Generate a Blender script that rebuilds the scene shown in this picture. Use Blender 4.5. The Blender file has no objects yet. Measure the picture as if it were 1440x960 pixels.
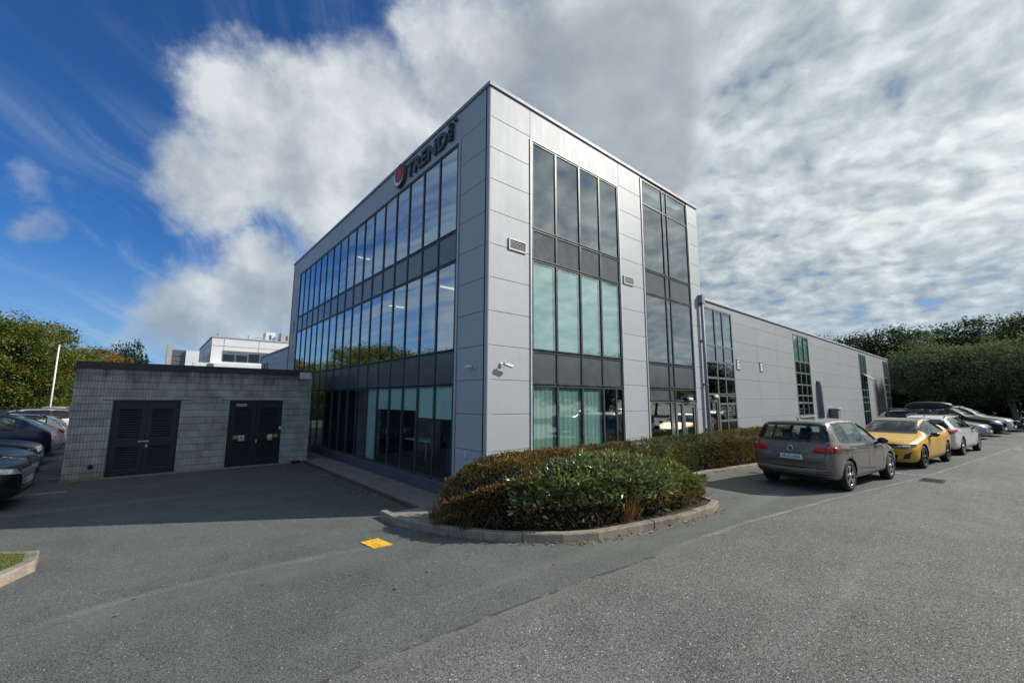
import bpy, bmesh, math, random
from mathutils import Vector, Matrix, Euler
from mathutils.bvhtree import BVHTree
random.seed(7)
R = math.radians
sc = bpy.context.scene
COL = sc.collection

# ------------------------------------------------------------------ node helpers
def new_mat(name):
    m = bpy.data.materials.new(name)
    m.use_nodes = True
    nt = m.node_tree
    nt.nodes.clear()
    out = nt.nodes.new('ShaderNodeOutputMaterial')
    return m, nt, out

class NG:
    """tiny helper that builds node graphs out of nested calls"""
    def __init__(self, nt): self.nt = nt
    def _set(self, sock, v):
        if v is None: return
        if isinstance(v, bpy.types.NodeSocket): self.nt.links.new(v, sock)
        else: sock.default_value = v
    def m(self, op, a, b=None, c=None, clamp=False):
        n = self.nt.nodes.new('ShaderNodeMath'); n.operation = op; n.use_clamp = clamp
        self._set(n.inputs[0], a); self._set(n.inputs[1], b); self._set(n.inputs[2], c)
        return n.outputs[0]
    def add(self, a, b): return self.m('ADD', a, b)
    def sub(self, a, b): return self.m('SUBTRACT', a, b)
    def mul(self, a, b): return self.m('MULTIPLY', a, b)
    def mx(self, a, b): return self.m('MAXIMUM', a, b)
    def mn(self, a, b): return self.m('MINIMUM', a, b)
    def v(self, op, a, b=None, s=None):
        n = self.nt.nodes.new('ShaderNodeVectorMath'); n.operation = op
        self._set(n.inputs[0], a); self._set(n.inputs[1], b)
        if s is not None: self._set(n.inputs['Scale'], s)
        return n.outputs['Value'] if op in ('DOT_PRODUCT', 'LENGTH', 'DISTANCE') else n.outputs['Vector']
    def xyz(self, v):
        n = self.nt.nodes.new('ShaderNodeSeparateXYZ'); self._set(n.inputs[0], v); return n.outputs
    def comb(self, x, y, z):
        n = self.nt.nodes.new('ShaderNodeCombineXYZ')
        self._set(n.inputs[0], x); self._set(n.inputs[1], y); self._set(n.inputs[2], z); return n.outputs[0]
    def ss(self, v, a, b, c=0.0, d=1.0, kind='SMOOTHSTEP'):
        n = self.nt.nodes.new('ShaderNodeMapRange'); n.interpolation_type = kind
        self._set(n.inputs[0], v)
        for i, q in enumerate((a, b, c, d)): self._set(n.inputs[1 + i], q)
        return n.outputs[0]
    def noise(self, vec, scale, detail=4, rough=.55, dist=0, col=False, lac=2.0):
        n = self.nt.nodes.new('ShaderNodeTexNoise'); self._set(n.inputs['Vector'], vec)
        n.inputs['Scale'].default_value = scale; n.inputs['Detail'].default_value = detail
        n.inputs['Roughness'].default_value = rough; n.inputs['Distortion'].default_value = dist
        n.inputs['Lacunarity'].default_value = lac
        return n.outputs['Color'] if col else n.outputs['Fac']
    def vor(self, vec, scale, feature='F1', out='Distance'):
        n = self.nt.nodes.new('ShaderNodeTexVoronoi'); n.feature = feature
        self._set(n.inputs['Vector'], vec); n.inputs['Scale'].default_value = scale
        return n.outputs[out]
    def mix(self, f, a, b, blend='MIX'):
        n = self.nt.nodes.new('ShaderNodeMix'); n.data_type = 'RGBA'; n.blend_type = blend
        self._set(n.inputs[0], f); self._set(n.inputs[6], a); self._set(n.inputs[7], b)
        return n.outputs[2]
    def ramp(self, f, stops):
        n = self.nt.nodes.new('ShaderNodeValToRGB'); self._set(n.inputs[0], f)
        cr = n.color_ramp
        while len(cr.elements) < len(stops): cr.elements.new(0.5)
        for e, (p, c) in zip(cr.elements, stops): e.position = p; e.color = (*c, 1)
        return n.outputs[0]
    def bump(self, h, strength=.3, dist=.01, normal=None):
        n = self.nt.nodes.new('ShaderNodeBump'); self._set(n.inputs['Height'], h)
        n.inputs['Strength'].default_value = strength; n.inputs['Distance'].default_value = dist
        self._set(n.inputs['Normal'], normal); return n.outputs[0]
    def coord(self, kind='Object'):
        return self.nt.nodes.new('ShaderNodeTexCoord').outputs[kind]
    def pos(self): return self.nt.nodes.new('ShaderNodeNewGeometry').outputs['Position']
    def island(self): return self.nt.nodes.new('ShaderNodeNewGeometry').outputs['Random Per Island']
    def bsdf(self, col, rough=.5, metal=0, spec=.5, coat=0, normal=None, sheen=0):
        n = self.nt.nodes.new('ShaderNodeBsdfPrincipled')
        self._set(n.inputs['Base Color'], col); self._set(n.inputs['Roughness'], rough); self._set(n.inputs['Metallic'], metal)
        n.inputs['Specular IOR Level'].default_value = spec
        n.inputs['Coat Weight'].default_value = coat; n.inputs['Coat Roughness'].default_value = .04
        self._set(n.inputs['Normal'], normal); return n.outputs[0]

def C4(c): return (c[0], c[1], c[2], 1.0)

def simple(name, col, rough=.5, metal=0, spec=.5, coat=0, var=.12, scale=6, bump=0, bscale=60, grime=0):
    m, nt, out = new_mat(name); g = NG(nt)
    p = g.coord('Object')
    n = g.noise(p, scale, 5, .6)
    dark = tuple(c * (1 - var) for c in col); light = tuple(min(1, c * (1 + var)) for c in col)
    c = g.mix(g.ss(n, .3, .7), C4(dark), C4(light))
    nm = g.bump(g.noise(p, bscale, 4, .6), bump, .01) if bump else None
    r = g.ss(n, .3, .7, max(0, rough - .06), min(1, rough + .06))
    nt.links.new(g.bsdf(c, r, metal, spec, coat, nm), out.inputs[0])
    return m

def emit_mat(name, col, strength):
    m, nt, out = new_mat(name)
    e = nt.nodes.new('ShaderNodeEmission'); e.inputs[0].default_value = C4(col); e.inputs[1].default_value = strength
    nt.links.new(e.outputs[0], out.inputs[0]); return m

def glass_mat(name, tint, refl=.12, wob=.0, gloss=(.9, .95, .95)):
    m, nt, out = new_mat(name); g = NG(nt)
    gn = nt.nodes.new('ShaderNodeNewGeometry')
    cs_ = g.m('ABSOLUTE', g.v('DOT_PRODUCT', gn.outputs['Normal'], gn.outputs['Incoming']))
    f = g.add(g.mul(g.m('POWER', g.sub(1.0, cs_), 4.0), 1 - refl), refl)
    nm = None
    if wob: nm = g.bump(g.noise(g.coord('Object'), .9, 2, .5), wob, .05)
    gl = nt.nodes.new('ShaderNodeBsdfGlossy'); gl.inputs['Roughness'].default_value = .0; gl.inputs[0].default_value = C4(gloss)
    if nm: nt.links.new(nm, gl.inputs['Normal'])
    tr = nt.nodes.new('ShaderNodeBsdfTransparent'); tr.inputs[0].default_value = C4(tint)
    mx = nt.nodes.new('ShaderNodeMixShader')
    nt.links.new(f, mx.inputs[0]); nt.links.new(tr.outputs[0], mx.inputs[1]); nt.links.new(gl.outputs[0], mx.inputs[2])
    nt.links.new(mx.outputs[0], out.inputs[0]); return m

# ------------------------------------------------------------------ mesh helpers
class MB:
    def __init__(self): self.v = []; self.f = []; self.mi = []; self.sm = []
    def _add(self, vs, fs, mi=0, sm=False):
        o = len(self.v); self.v += [tuple(p) for p in vs]
        for f in fs: self.f.append(tuple(i + o for i in f)); self.mi.append(mi); self.sm.append(sm)
    def box(self, x0, x1, y0, y1, z0, z1, mi=0):
        if x0 > x1: x0, x1 = x1, x0
        if y0 > y1: y0, y1 = y1, y0
        if z0 > z1: z0, z1 = z1, z0
        self._add([(x0,y0,z0),(x1,y0,z0),(x1,y1,z0),(x0,y1,z0),(x0,y0,z1),(x1,y0,z1),(x1,y1,z1),(x0,y1,z1)],
                  [(0,3,2,1),(4,5,6,7),(0,1,5,4),(1,2,6,5),(2,3,7,6),(3,0,4,7)], mi)
        return self
    def fbox(self, F, a0, a1, z0, z1, d0, d1, mi=0):
        """box on a facade: a along it, z up, d outwards"""
        P = [F(a0, z0, d0), F(a1, z1, d1)]
        return self.box(P[0][0], P[1][0], P[0][1], P[1][1], P[0][2], P[1][2], mi)
    def poly(self, pts, mi=0): self._add(pts, [tuple(range(len(pts)))], mi); return self
    def prism(self, pts, z0, z1, mi=0):
        n = len(pts)
        self._add([(x, y, z0) for x, y in pts] + [(x, y, z1) for x, y in pts],
                  [tuple(range(n))[::-1], tuple(range(n, 2 * n))] + [(i, (i + 1) % n, (i + 1) % n + n, i + n) for i in range(n)], mi)
        return self
    def tube(self, path, rads, n=8, mi=0, cap=True):
        path = [Vector(p) for p in path]
        if not isinstance(rads, (list, tuple)): rads = [rads] * len(path)
        vs = []; fs = []
        for i, p in enumerate(path):
            t = (path[min(i + 1, len(path) - 1)] - path[max(i - 1, 0)]).normalized()
            a = t.orthogonal().normalized() if abs(t.z) < .95 else Vector((1, 0, 0))
            a = (a - t * a.dot(t)).normalized(); b = t.cross(a)
            for k in range(n):
                q = 2 * math.pi * k / n
                vs.append(p + (a * math.cos(q) + b * math.sin(q)) * rads[i])
        for i in range(len(path) - 1):
            for k in range(n):
                k2 = (k + 1) % n
                fs.append((i * n + k, i * n + k2, (i + 1) * n + k2, (i + 1) * n + k))
        if cap: fs += [tuple(range(n))[::-1], tuple(range((len(path) - 1) * n, len(path) * n))]
        self._add(vs, fs, mi, True); return self
    def lathe(self, prof, n=24, axis='z', origin=(0, 0, 0), mi=0, closed=False):
        vs = []; fs = []; m = len(prof)
        for k in range(n):
            q = 2 * math.pi * k / n; c, s = math.cos(q), math.sin(q)
            for r, h in prof:
                p = {'z': (r * c, r * s, h), 'y': (r * c, h, r * s), 'x': (h, r * c, r * s)}[axis]
                vs.append((p[0] + origin[0], p[1] + origin[1], p[2] + origin[2]))
        for k in range(n):
            k2 = (k + 1) % n
            for j in range(m - 1 + (1 if closed else 0)):
                j2 = (j + 1) % m
                fs.append((k * m + j, k2 * m + j, k2 * m + j2, k * m + j2))
        self._add(vs, fs, mi, True); return self
    def quadleaf(self, p, ax, nx, l, w, mi=0):
        s = ax.cross(nx) * (w * .5); e = ax * l; b = nx * (l * .12)
        self._add([p, p + e * .45 + s + b, p + e, p + e * .45 - s + b], [(0, 1, 2, 3)], mi, False)
    def build(self, name, mats, parent=None, base=(0, 0, 0), bevel=0, smooth=None, local=False):
        me = bpy.data.meshes.new(name)
        o0 = Vector(base)
        if parent is not None and not local:
            q = parent
            while q is not None: o0 = o0 + q.location; q = q.parent
        me.from_pydata([(p[0] - o0.x, p[1] - o0.y, p[2] - o0.z) for p in self.v], [], self.f)
        if not isinstance(mats, (list, tuple)): mats = [mats]
        for m in mats: me.materials.append(m)
        me.polygons.foreach_set('material_index', self.mi)
        me.polygons.foreach_set('use_smooth', self.sm if smooth is None else [smooth] * len(self.f))
        bm = bmesh.new(); bm.from_mesh(me)
        if len(self.f) < 60000: bmesh.ops.recalc_face_normals(bm, faces=bm.faces)
        bm.to_mesh(me); bm.free(); me.update()
        o = bpy.data.objects.new(name, me); COL.objects.link(o)
        if parent is not None: o.parent = parent
        elif base != (0, 0, 0): o.location = base
        if bevel:
            b = o.modifiers.new('edge', 'BEVEL'); b.width = bevel; b.segments = 2; b.limit_method = 'ANGLE'
        return o

def tag(o, label=None, cat=None, group=None, kind=None):
    if label: o['label'] = label
    if cat: o['category'] = cat
    if group: o['group'] = group
    if kind: o['kind'] = kind
    return o
def empty(name, loc=(0, 0, 0), label=None, cat=None, group=None, rz=0):
    o = bpy.data.objects.new(name, None); COL.objects.link(o)
    o.location = loc; o.rotation_euler = (0, 0, rz); o.empty_display_size = .2
    return tag(o, label, cat, group)
KIDS = {}
def kids(o): return [c for c in bpy.data.objects if c.parent is o]
def copy_tree(o, parent=None):
    c = o.copy(); COL.objects.link(c); c.parent = parent
    for k in kids(o): copy_tree(k, c)
    return c
def text_mesh(name, s, size, mat, M4, extrude=.01, offset=0, parent=None, align='CENTER', sx=1.0, spacing=1.0):
    cu = bpy.data.curves.new(name, 'FONT'); cu.body = s; cu.size = size; cu.extrude = extrude; cu.offset = offset
    cu.align_x = align; cu.align_y = 'BOTTOM_BASELINE'; cu.space_character = spacing; cu.resolution_u = 3
    t = bpy.data.objects.new(name, cu); COL.objects.link(t)
    dg = bpy.context.evaluated_depsgraph_get()
    me = bpy.data.meshes.new_from_object(t.evaluated_get(dg))
    bpy.data.objects.remove(t); bpy.data.curves.remove(cu)
    me.transform(Matrix.Diagonal((sx, 1, 1, 1)))
    me.transform(M4)
    if parent is not None:
        o0 = Vector(); q = parent
        while q is not None: o0 += q.location; q = q.parent
        me.transform(Matrix.Translation(-o0))
    me.materials.clear(); me.materials.append(mat)
    o = bpy.data.objects.new(name, me); COL.objects.link(o); o.parent = parent
    return o
def face_left(y, z, x=-.02):   # text on the plane facing -x
    return Matrix(((0, 0, -1, x), (-1, 0, 0, y), (0, 1, 0, z), (0, 0, 0, 1)))
def face_right(x, z, y=-.02):  # text on a plane facing -y
    return Matrix(((1, 0, 0, x), (0, 0, -1, y), (0, 1, 0, z), (0, 0, 0, 1)))

# ------------------------------------------------------------------ camera
cam = bpy.data.cameras.new('camera'); co = bpy.data.objects.new('camera', cam); COL.objects.link(co)
FPX, PITCH, ROLL, YAW = 592.04, .1368, .0037, .8671
CPOS = Vector((-5.102, -6.793, 2.15))
fw = Vector((math.cos(PITCH) * math.cos(YAW), math.cos(PITCH) * math.sin(YAW), math.sin(PITCH)))
rt = Vector((math.sin(YAW), -math.cos(YAW), 0)); up = rt.cross(fw)
Rv = rt * math.cos(ROLL) + up * math.sin(ROLL); Uv = -rt * math.sin(ROLL) + up * math.cos(ROLL)
co.matrix_world = Matrix(((Rv.x, Uv.x, -fw.x, CPOS.x), (Rv.y, Uv.y, -fw.y, CPOS.y), (Rv.z, Uv.z, -fw.z, CPOS.z), (0, 0, 0, 1)))
cam.sensor_width = 36; cam.lens = FPX / 1440 * 36; cam.clip_start = .05; cam.clip_end = 3000
sc.camera = co

# ------------------------------------------------------------------ light
SUN_EL = R(36.5); SUN_H = Vector((.85, -.527, 0)).normalized()
SUND = SUN_H * math.cos(SUN_EL) + Vector((0, 0, math.sin(SUN_EL)))
sl = bpy.data.lights.new('sun', 'SUN'); sl.energy = 4.3; sl.angle = R(.53); sl.color = (1, .93, .83)
so = bpy.data.objects.new('sun', sl); COL.objects.link(so)
so.rotation_euler = SUND.to_track_quat('Z', 'Y').to_euler()
so.location = (0, -20, 30)

def build_world():
    w = bpy.data.worlds.new('World'); sc.world = w; w.use_nodes = True
    nt = w.node_tree; nt.nodes.clear(); g = NG(nt)
    out = nt.nodes.new('ShaderNodeOutputWorld'); bg = nt.nodes.new('ShaderNodeBackground')
    sky = nt.nodes.new('ShaderNodeTexSky'); sky.sky_type = 'NISHITA'; sky.sun_disc = False
    sky.sun_elevation = SUN_EL; sky.sun_rotation = math.atan2(SUN_H.x, SUN_H.y)
    sky.air_density = 1.0; sky.dust_density = .4; sky.ozone_density = 2.2
    d = g.v('NORMALIZE', g.coord('Generated'))
    X = g.xyz(d)
    hz = g.mx(X[2], 0.0)
    inv = g.m('DIVIDE', 1.0, g.add(hz, .26))
    P = g.comb(g.mul(X[0], inv), g.mul(X[1], inv), 0.0)          # cloud layer seen from below
    # deep clear blue
    blue = g.mix(1.0, sky.outputs[0], (.22, .53, .92, 1), 'MULTIPLY')
    n_big = g.noise(d, 2.6, 7, .58)
    n_fine = g.noise(d, 5.2, 10, .60)
    n_lump = g.noise(d, 9.0, 4, .5)
    warp = g.v('SCALE', g.v('SUBTRACT', g.noise(d, 3.2, 8, .62, col=True), (.5, .5, .5)), s=.26)
    dw = g.v('ADD', d, warp)
    def blob(c, r0, r1, amp=1.0):
        c = Vector(c).normalized()
        return g.ss(g.v('DISTANCE', dw, tuple(c)), r1, r0, 0.0, amp)
    def many(lst):
        acc = None
        for c, r0, r1, a in lst:
            b = blob(c, r0, r1, a); acc = b if acc is None else g.mx(acc, b)
        return acc
    CB = CLOUDS
    lo, mid, hi = CB['grey'], CB['mid'], CB['white']
    # --- cirrus streaks, mostly over the left of the place
    ca, sa = math.cos(R(62)), math.sin(R(62))
    Xp = g.xyz(P)
    su = g.add(g.mul(Xp[0], ca), g.mul(Xp[1], sa)); sv = g.sub(g.mul(Xp[1], ca), g.mul(Xp[0], sa))
    wv = g.mul(g.sub(g.noise(P, .55, 3, .5), .5), 1.6)
    q = g.comb(g.mul(su, .22), g.add(g.mul(sv, 1.5), wv), 0.0)
    leftw = g.ss(g.v('DOT_PRODUCT', d, tuple(Vector((-.9, .35, .2)).normalized())), .56, .82)
    cir = g.mul(g.ss(g.add(g.noise(q, 4.6, 9, .62), g.mul(leftw, .12)), .42, .72), g.ss(g.add(g.noise(P, .5, 3, .5), g.mul(leftw, .3)), .36, .62))
    # --- veil and mackerel cloud over the right
    side = g.v('DOT_PRODUCT', d, tuple((rt * .80 + fw * .10 + Vector((0, 0, .42))).normalized()))
    n_r = g.noise(P, 1.0, 6, .55)
    fleece = g.noise(P, 7.0, 7, .6)
    veil = g.ss(g.add(g.add(side, g.mul(g.sub(n_big, .5), .55)), g.mul(g.sub(fleece, .5), .60)), .10, .58)
    pw = g.v('ADD', P, g.v('SCALE', g.v('SUBTRACT', g.noise(P, 3.2, 4, .5, col=True), (.5, .5, .5)), s=.14))
    rip = g.noise(pw, 13.5, 4, .50, .1)
    rip2 = g.noise(g.v('MULTIPLY', pw, (1.0, 1.2, 1.0)), 5.0, 5, .5)
    tex = g.add(g.mul(rip, .58), g.mul(rip2, .42))
    vcol = g.ramp(g.ss(g.add(tex, g.mul(g.sub(n_r, .5), .75)), .30, .68, kind='LINEAR'), [(0, CB['v0']), (.5, CB['v1']), (1, CB['v2'])])
    gap = g.ss(g.add(tex, g.mul(g.sub(n_r, .5), .4)), .26, .42, .45, 1.0)
    glow = g.ss(g.v('DOT_PRODUCT', d, tuple(SUND)), .30, .98, .97, 1.10)
    vcol = g.mix(1.0, vcol, g.comb(glow, glow, glow), 'MULTIPLY')
    vden = g.mul(veil, gap)
    # --- cumulus
    white = many(CB['cumulus'])
    body = g.add(white, g.add(g.mul(g.sub(n_fine, .5), 1.05), g.mul(g.sub(n_lump, .5), .25)))
    cd = g.mul(g.ss(body, .24, .80), .97)
    sd = tuple(SUND * .055)
    rel = g.sub(g.noise(g.v('ADD', d, sd), 5.2, 10, .60), n_fine)
    rel2 = g.sub(g.noise(g.v('ADD', d, tuple(SUND * .10)), 2.6, 7, .58), n_big)
    thick = many(CB['shade'])
    lit = g.sub(g.add(g.add(.57, g.mul(rel, -1.15)), g.mul(rel2, -.9)), g.mul(thick, .50))
    lit = g.add(lit, g.mul(g.sub(n_lump, .5), .35))
    ccol = g.ramp(g.ss(lit, .0, 1.0, kind='LINEAR'), [(0, lo), (.42, mid), (.80, hi), (1, hi)])
    # --- big soft bank
    grey = many(CB['bank'])
    gb = g.add(grey, g.add(g.mul(g.sub(n_fine, .5), 1.25), g.mul(g.sub(tex, .5), .35)))
    gd = g.ss(gb, .10, .85)
    edge = g.ss(gb, .95, .35)
    gcol = g.mix(g.ss(g.add(g.mul(n_fine, .6), g.mul(n_lump, .4)), .32, .68), C4(CB['bankcol']), C4(CB['bankcol2']))
    gcol = g.mix(g.mul(g.ss(g.v('DOT_PRODUCT', d, tuple(rt)), .0, .40), edge), gcol, C4(hi))
    c = g.mix(g.mul(cir, .80), blue, C4(CB['cirrus']))
    c = g.mix(vden, c, vcol)
    c = g.mix(cd, c, ccol)
    c = g.mix(g.mul(gd, .82), c, gcol)
    # paler air just above the horizon
    c = g.mix(g.ss(X[2], .30, .0, 0.0, .38), c, C4(CB['horizon']))
    nt.links.new(c, bg.inputs[0]); bg.inputs[1].default_value = .10
    nt.links.new(bg.outputs[0], out.inputs[0])

def DIR(u, v):
    return tuple((fw + Rv * (u - 720) / FPX - Uv * (v - 480) / FPX).normalized())
CLOUDS = dict(
    grey=(2.5, 2.95, 3.5), mid=(4.0, 4.45, 4.9), white=(6.2, 6.6, 6.8), bankcol=(2.6, 3.0, 3.4), bankcol2=(3.5, 3.95, 4.3),
    v0=(2.2, 2.65, 3.1), v1=(4.1, 4.65, 5.0), v2=(6.7, 7.15, 7.2),
    cirrus=(3.8, 4.9, 6.0), horizon=(3.5, 4.75, 6.2),
    cumulus=[(DIR(360, 150), .02, .17, .95), (DIR(430, 215), .06, .24, 1), (DIR(530, 190), .06, .24, .95), (DIR(310, 265), .02, .17, .8), (DIR(240, 265), .0, .09, .55),
             (DIR(480, 290), .05, .20, .95), (DIR(360, 380), .02, .15, .85), (DIR(270, 425), .03, .16, .85), (DIR(560, 300), .05, .2, .9),
             (DIR(400, 420), .03, .17, .9), (DIR(470, 420), .03, .2, .9), (DIR(640, 110), .05, .22, .9), (DIR(330, 465), .03, .14, .85), (DIR(190, 465), .0, .10, .6), (DIR(240, 320), .0, .07, .45),
             (DIR(30, 258), .0, .09, .34), (DIR(90, 285), .0, .08, .34), (DIR(5, 318), 0, .06, .45), (DIR(-900, 150), .05, .35, .42)],
    shade=[(DIR(240, 455), .02, .13, 1), (DIR(370, 435), .03, .13, .8), (DIR(560, 240), .03, .16, .35), (DIR(5, 318), 0, .08, .9), (DIR(640, 120), .02, .14, .3)],
    bank=[(DIR(830, 180), .10, .30, 1), (DIR(760, 130), .06, .22, .9), (DIR(910, 240), .05, .20, .9), (DIR(900, 100), .04, .2, .75)])
build_world()

vs = sc.view_settings
sc.display_settings.display_device = 'sRGB'
vs.view_transform = 'Standard'; vs.look = 'None'; vs.gamma = 1; vs.use_curve_mapping = False; vs.exposure = .25
sc.render.engine = 'CYCLES'
sc.cycles.max_bounces = 10; sc.cycles.transparent_max_bounces = 24; sc.cycles.glossy_bounces = 5; sc.cycles.diffuse_bounces = 3
sc.cycles.use_denoising = True; sc.cycles.sample_clamp_indirect = 8; sc.cycles.caustics_reflective = False; sc.cycles.caustics_refractive = False

# ------------------------------------------------------------------ materials
def cladding_mat(name, col, rough=.42, metal=.35, amp=.05):
    m, nt, out = new_mat(name); g = NG(nt)
    p = g.coord('Object'); X = g.xyz(p)
    isl = g.island()
    n = g.noise(p, .7, 5, .6)
    streak = g.noise(g.v('MULTIPLY', p, (2.5, 2.5, .22)), 2.2, 5, .65)
    k = g.add(g.add(1.0 - amp, g.mul(isl, amp)), g.mul(g.sub(n, .5), .16))
    k = g.sub(k, g.mul(g.ss(streak, .55, .85), .10))
    c = g.mix(1.0, C4(col), g.comb(k, k, k), 'MULTIPLY')
    bump = g.bump(g.noise(g.v('ADD', p, g.comb(g.mul(isl, 40.0), 0.0, 0.0)), 1.1, 3, .5), .20, .05)
    r = g.add(rough - .06, g.mul(streak, .14))
    nt.links.new(g.bsdf(c, r, metal, .5, 0, bump), out.inputs[0]); return m

def asphalt_mat(name, base, coarse):
    m, nt, out = new_mat(name); g = NG(nt)
    p = g.coord('Object')
    big = g.noise(p, .22, 5, .6); mid = g.noise(p, 1.6, 5, .65)
    ch = g.vor(p, 125 if coarse else 160, out='Color'); chx = g.xyz(ch)[0]
    chd = g.vor(p, 125 if coarse else 160)
    fine = g.noise(p, 60, 3, .7)
    k = g.add(g.add(.62, g.mul(g.sub(big, .5), .75)), g.mul(g.sub(mid, .5), .5))
    k = g.add(k, g.mul(g.sub(chx, .42), 1.25 if coarse else 1.1))
    k = g.add(k, g.mul(g.sub(fine, .5), .5 if coarse else .35))
    sp_ = 46
    speck = g.mul(g.ss(g.xyz(g.vor(p, sp_, out='Color'))[1], .93 if coarse else .96, .99), g.ss(g.vor(p, sp_), .40, .22))
    k = g.add(k, g.mul(speck, 2.6 if coarse else 2.0))
    # worn, dusty paths along the road, and damp oil marks
    pl = g.v('MULTIPLY', p, (.06, .9, 1.0))
    k = g.add(k, g.mul(g.ss(g.noise(pl, 1.4, 4, .6), .52, .75), .28))
    k = g.sub(k, g.mul(g.ss(g.noise(p, .55, 5, .7), .62, .8), .22))
    k = g.mx(k, .15)
    c = g.mix(1.0, C4(base), g.comb(k, k, k), 'MULTIPLY')
    rp = g.v('ADD', p, g.v('SCALE', g.v('SUBTRACT', g.noise(p, .8, 5, .6, col=True), (.5, .5, .5)), s=.9))
    ck = g.vor(rp, .42, 'DISTANCE_TO_EDGE')
    k = g.mul(k, g.sub(1.0, g.mul(g.ss(ck, .006, .0), g.ss(g.noise(p, .3, 3, .5), .5, .6, 0, .45))))
    k = g.sub(k, g.mul(g.ss(g.noise(g.v('MULTIPLY', p, (.05, 1.0, 1.0)), .75, 3, .5), .55, .72), .10))
    k = g.mx(k, .08)
    moss = g.ss(g.noise(p, .5, 6, .7), .55, .75, 0, .25)
    c = g.mix(moss, c, (.10, .135, .105, 1))
    h = g.add(g.mul(chd, -.5), g.mul(fine, .6))
    nm = g.bump(h, .85 if coarse else .55, .012 if coarse else .007)
    nm = g.bump(mid, .12, .03, nm)
    nt.links.new(g.bsdf(c, .82, 0, .35, 0, nm), out.inputs[0]); return m

def concrete_mat(name, col, scale=3, rough=.85, dirt=.5):
    m, nt, out = new_mat(name); g = NG(nt)
    p = g.coord('Object')
    n = g.noise(p, scale, 7, .68); n2 = g.noise(p, scale * 7, 4, .7); isl = g.island()
    k = g.add(g.add(.75, g.mul(g.sub(n, .5), dirt * 1.6)), g.mul(g.sub(n2, .5), .5))
    k = g.add(k, g.mul(g.sub(isl, .5), .22))
    c = g.mix(1.0, C4(col), g.comb(k, k, k), 'MULTIPLY')
    c = g.mix(g.ss(g.noise(p, scale * .8, 6, .7), .58, .75, 0, .55), c, (.055, .06, .035, 1))
    nt.links.new(g.bsdf(c, rough, 0, .3, 0, g.bump(g.add(n2, n), .5, .012)), out.inputs[0]); return m

def block_mat(name):
    m, nt, out = new_mat(name); g = NG(nt)
    p = g.coord('Object'); X = g.xyz(p)
    u = g.add(X[0], X[1])
    row = g.m('FLOOR', g.m('DIVIDE', X[2], .2))
    fz = g.m('FRACT', g.m('DIVIDE', X[2], .2))
    jz = g.ss(g.mn(fz, g.sub(1.0, fz)), .0, .055)
    # fluted blocks: narrow vertical ribs, staggered every second course
    us = g.add(u, g.mul(g.m('MODULO', row, 2.0), .2))
    ub = g.m('FRACT', g.m('DIVIDE', us, .4))
    jb = g.ss(g.mn(ub, g.sub(1.0, ub)), .0, .02)
    rib = g.m('FRACT', g.m('DIVIDE', us, .0667))
    rd = g.ss(g.mn(rib, g.sub(1.0, rib)), .03, .17)
    blk = g.comb(g.m('FLOOR', g.m('DIVIDE', us, .0667)), row, 0.0)
    wn = nt.nodes.new('ShaderNodeTexWhiteNoise'); wn.noise_dimensions = '2D'; nt.links.new(blk, wn.inputs['Vector'])
    n = g.noise(p, 2.0, 7, .65); nf = g.noise(p, 45, 4, .7)
    rown = nt.nodes.new('ShaderNodeTexWhiteNoise'); rown.noise_dimensions = '2D'; nt.links.new(g.comb(g.m('FLOOR', g.m('DIVIDE', us, .4)), row, 0.0), rown.inputs['Vector'])
    k = g.add(g.add(.78, g.mul(g.sub(rown.outputs[0], .5), .20)), g.mul(g.sub(n, .5), 1.0)); k = g.add(k, g.mul(g.sub(wn.outputs[0], .5), .12)); k = g.add(k, g.mul(g.sub(nf, .5), .5))
    k = g.mul(k, g.ss(jz, 0, 1, .25, 1, kind='LINEAR')); k = g.mul(k, g.ss(rd, 0, 1, .80, 1, kind='LINEAR'))
    streak = g.noise(g.v('MULTIPLY', p, (3.0, 3.0, .35)), 1.6, 6, .7)
    top = g.ss(g.add(X[2], g.mul(g.sub(streak, .5), 1.9)), 2.45, 3.15)
    k = g.mul(k, g.sub(1.0, g.mul(top, .62)))
    c = g.mix(1.0, (.50, .50, .49, 1), g.comb(k, k, k), 'MULTIPLY')
    c = g.mix(g.ss(g.add(X[2], g.mul(streak, .5)), .5, .15, 0, .45), c, (.14, .15, .12, 1))
    h = g.add(g.mul(g.mul(jz, rd), .8), g.mul(nf, .35))
    nt.links.new(g.bsdf(c, .9, 0, .25, 0, g.bump(h, .8, .012)), out.inputs[0]); return m

def leaf_mat(name, stops, trans=.25, rough=.5, spec=.5, wi=.55):
    m, nt, out = new_mat(name); g = NG(nt)
    isl = g.island(); n = g.noise(g.coord('Object'), .9, 3, .6)
    if rough > .7: wi = .28
    f = g.add(g.mul(isl, wi), g.mul(g.ss(n, .3, .7), 1 - wi))
    c = g.ramp(f, stops)
    b = g.bsdf(c, rough, 0, spec)
    tr = nt.nodes.new('ShaderNodeBsdfTranslucent'); nt.links.new(g.mix(1.0, c, (1.0, 1.1, .6, 1), 'MULTIPLY'), tr.inputs[0])
    mx = nt.nodes.new('ShaderNodeMixShader'); mx.inputs[0].default_value = trans
    nt.links.new(b, mx.inputs[1]); nt.links.new(tr.outputs[0], mx.inputs[2]); nt.links.new(mx.outputs[0], out.inputs[0])
    return m

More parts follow.
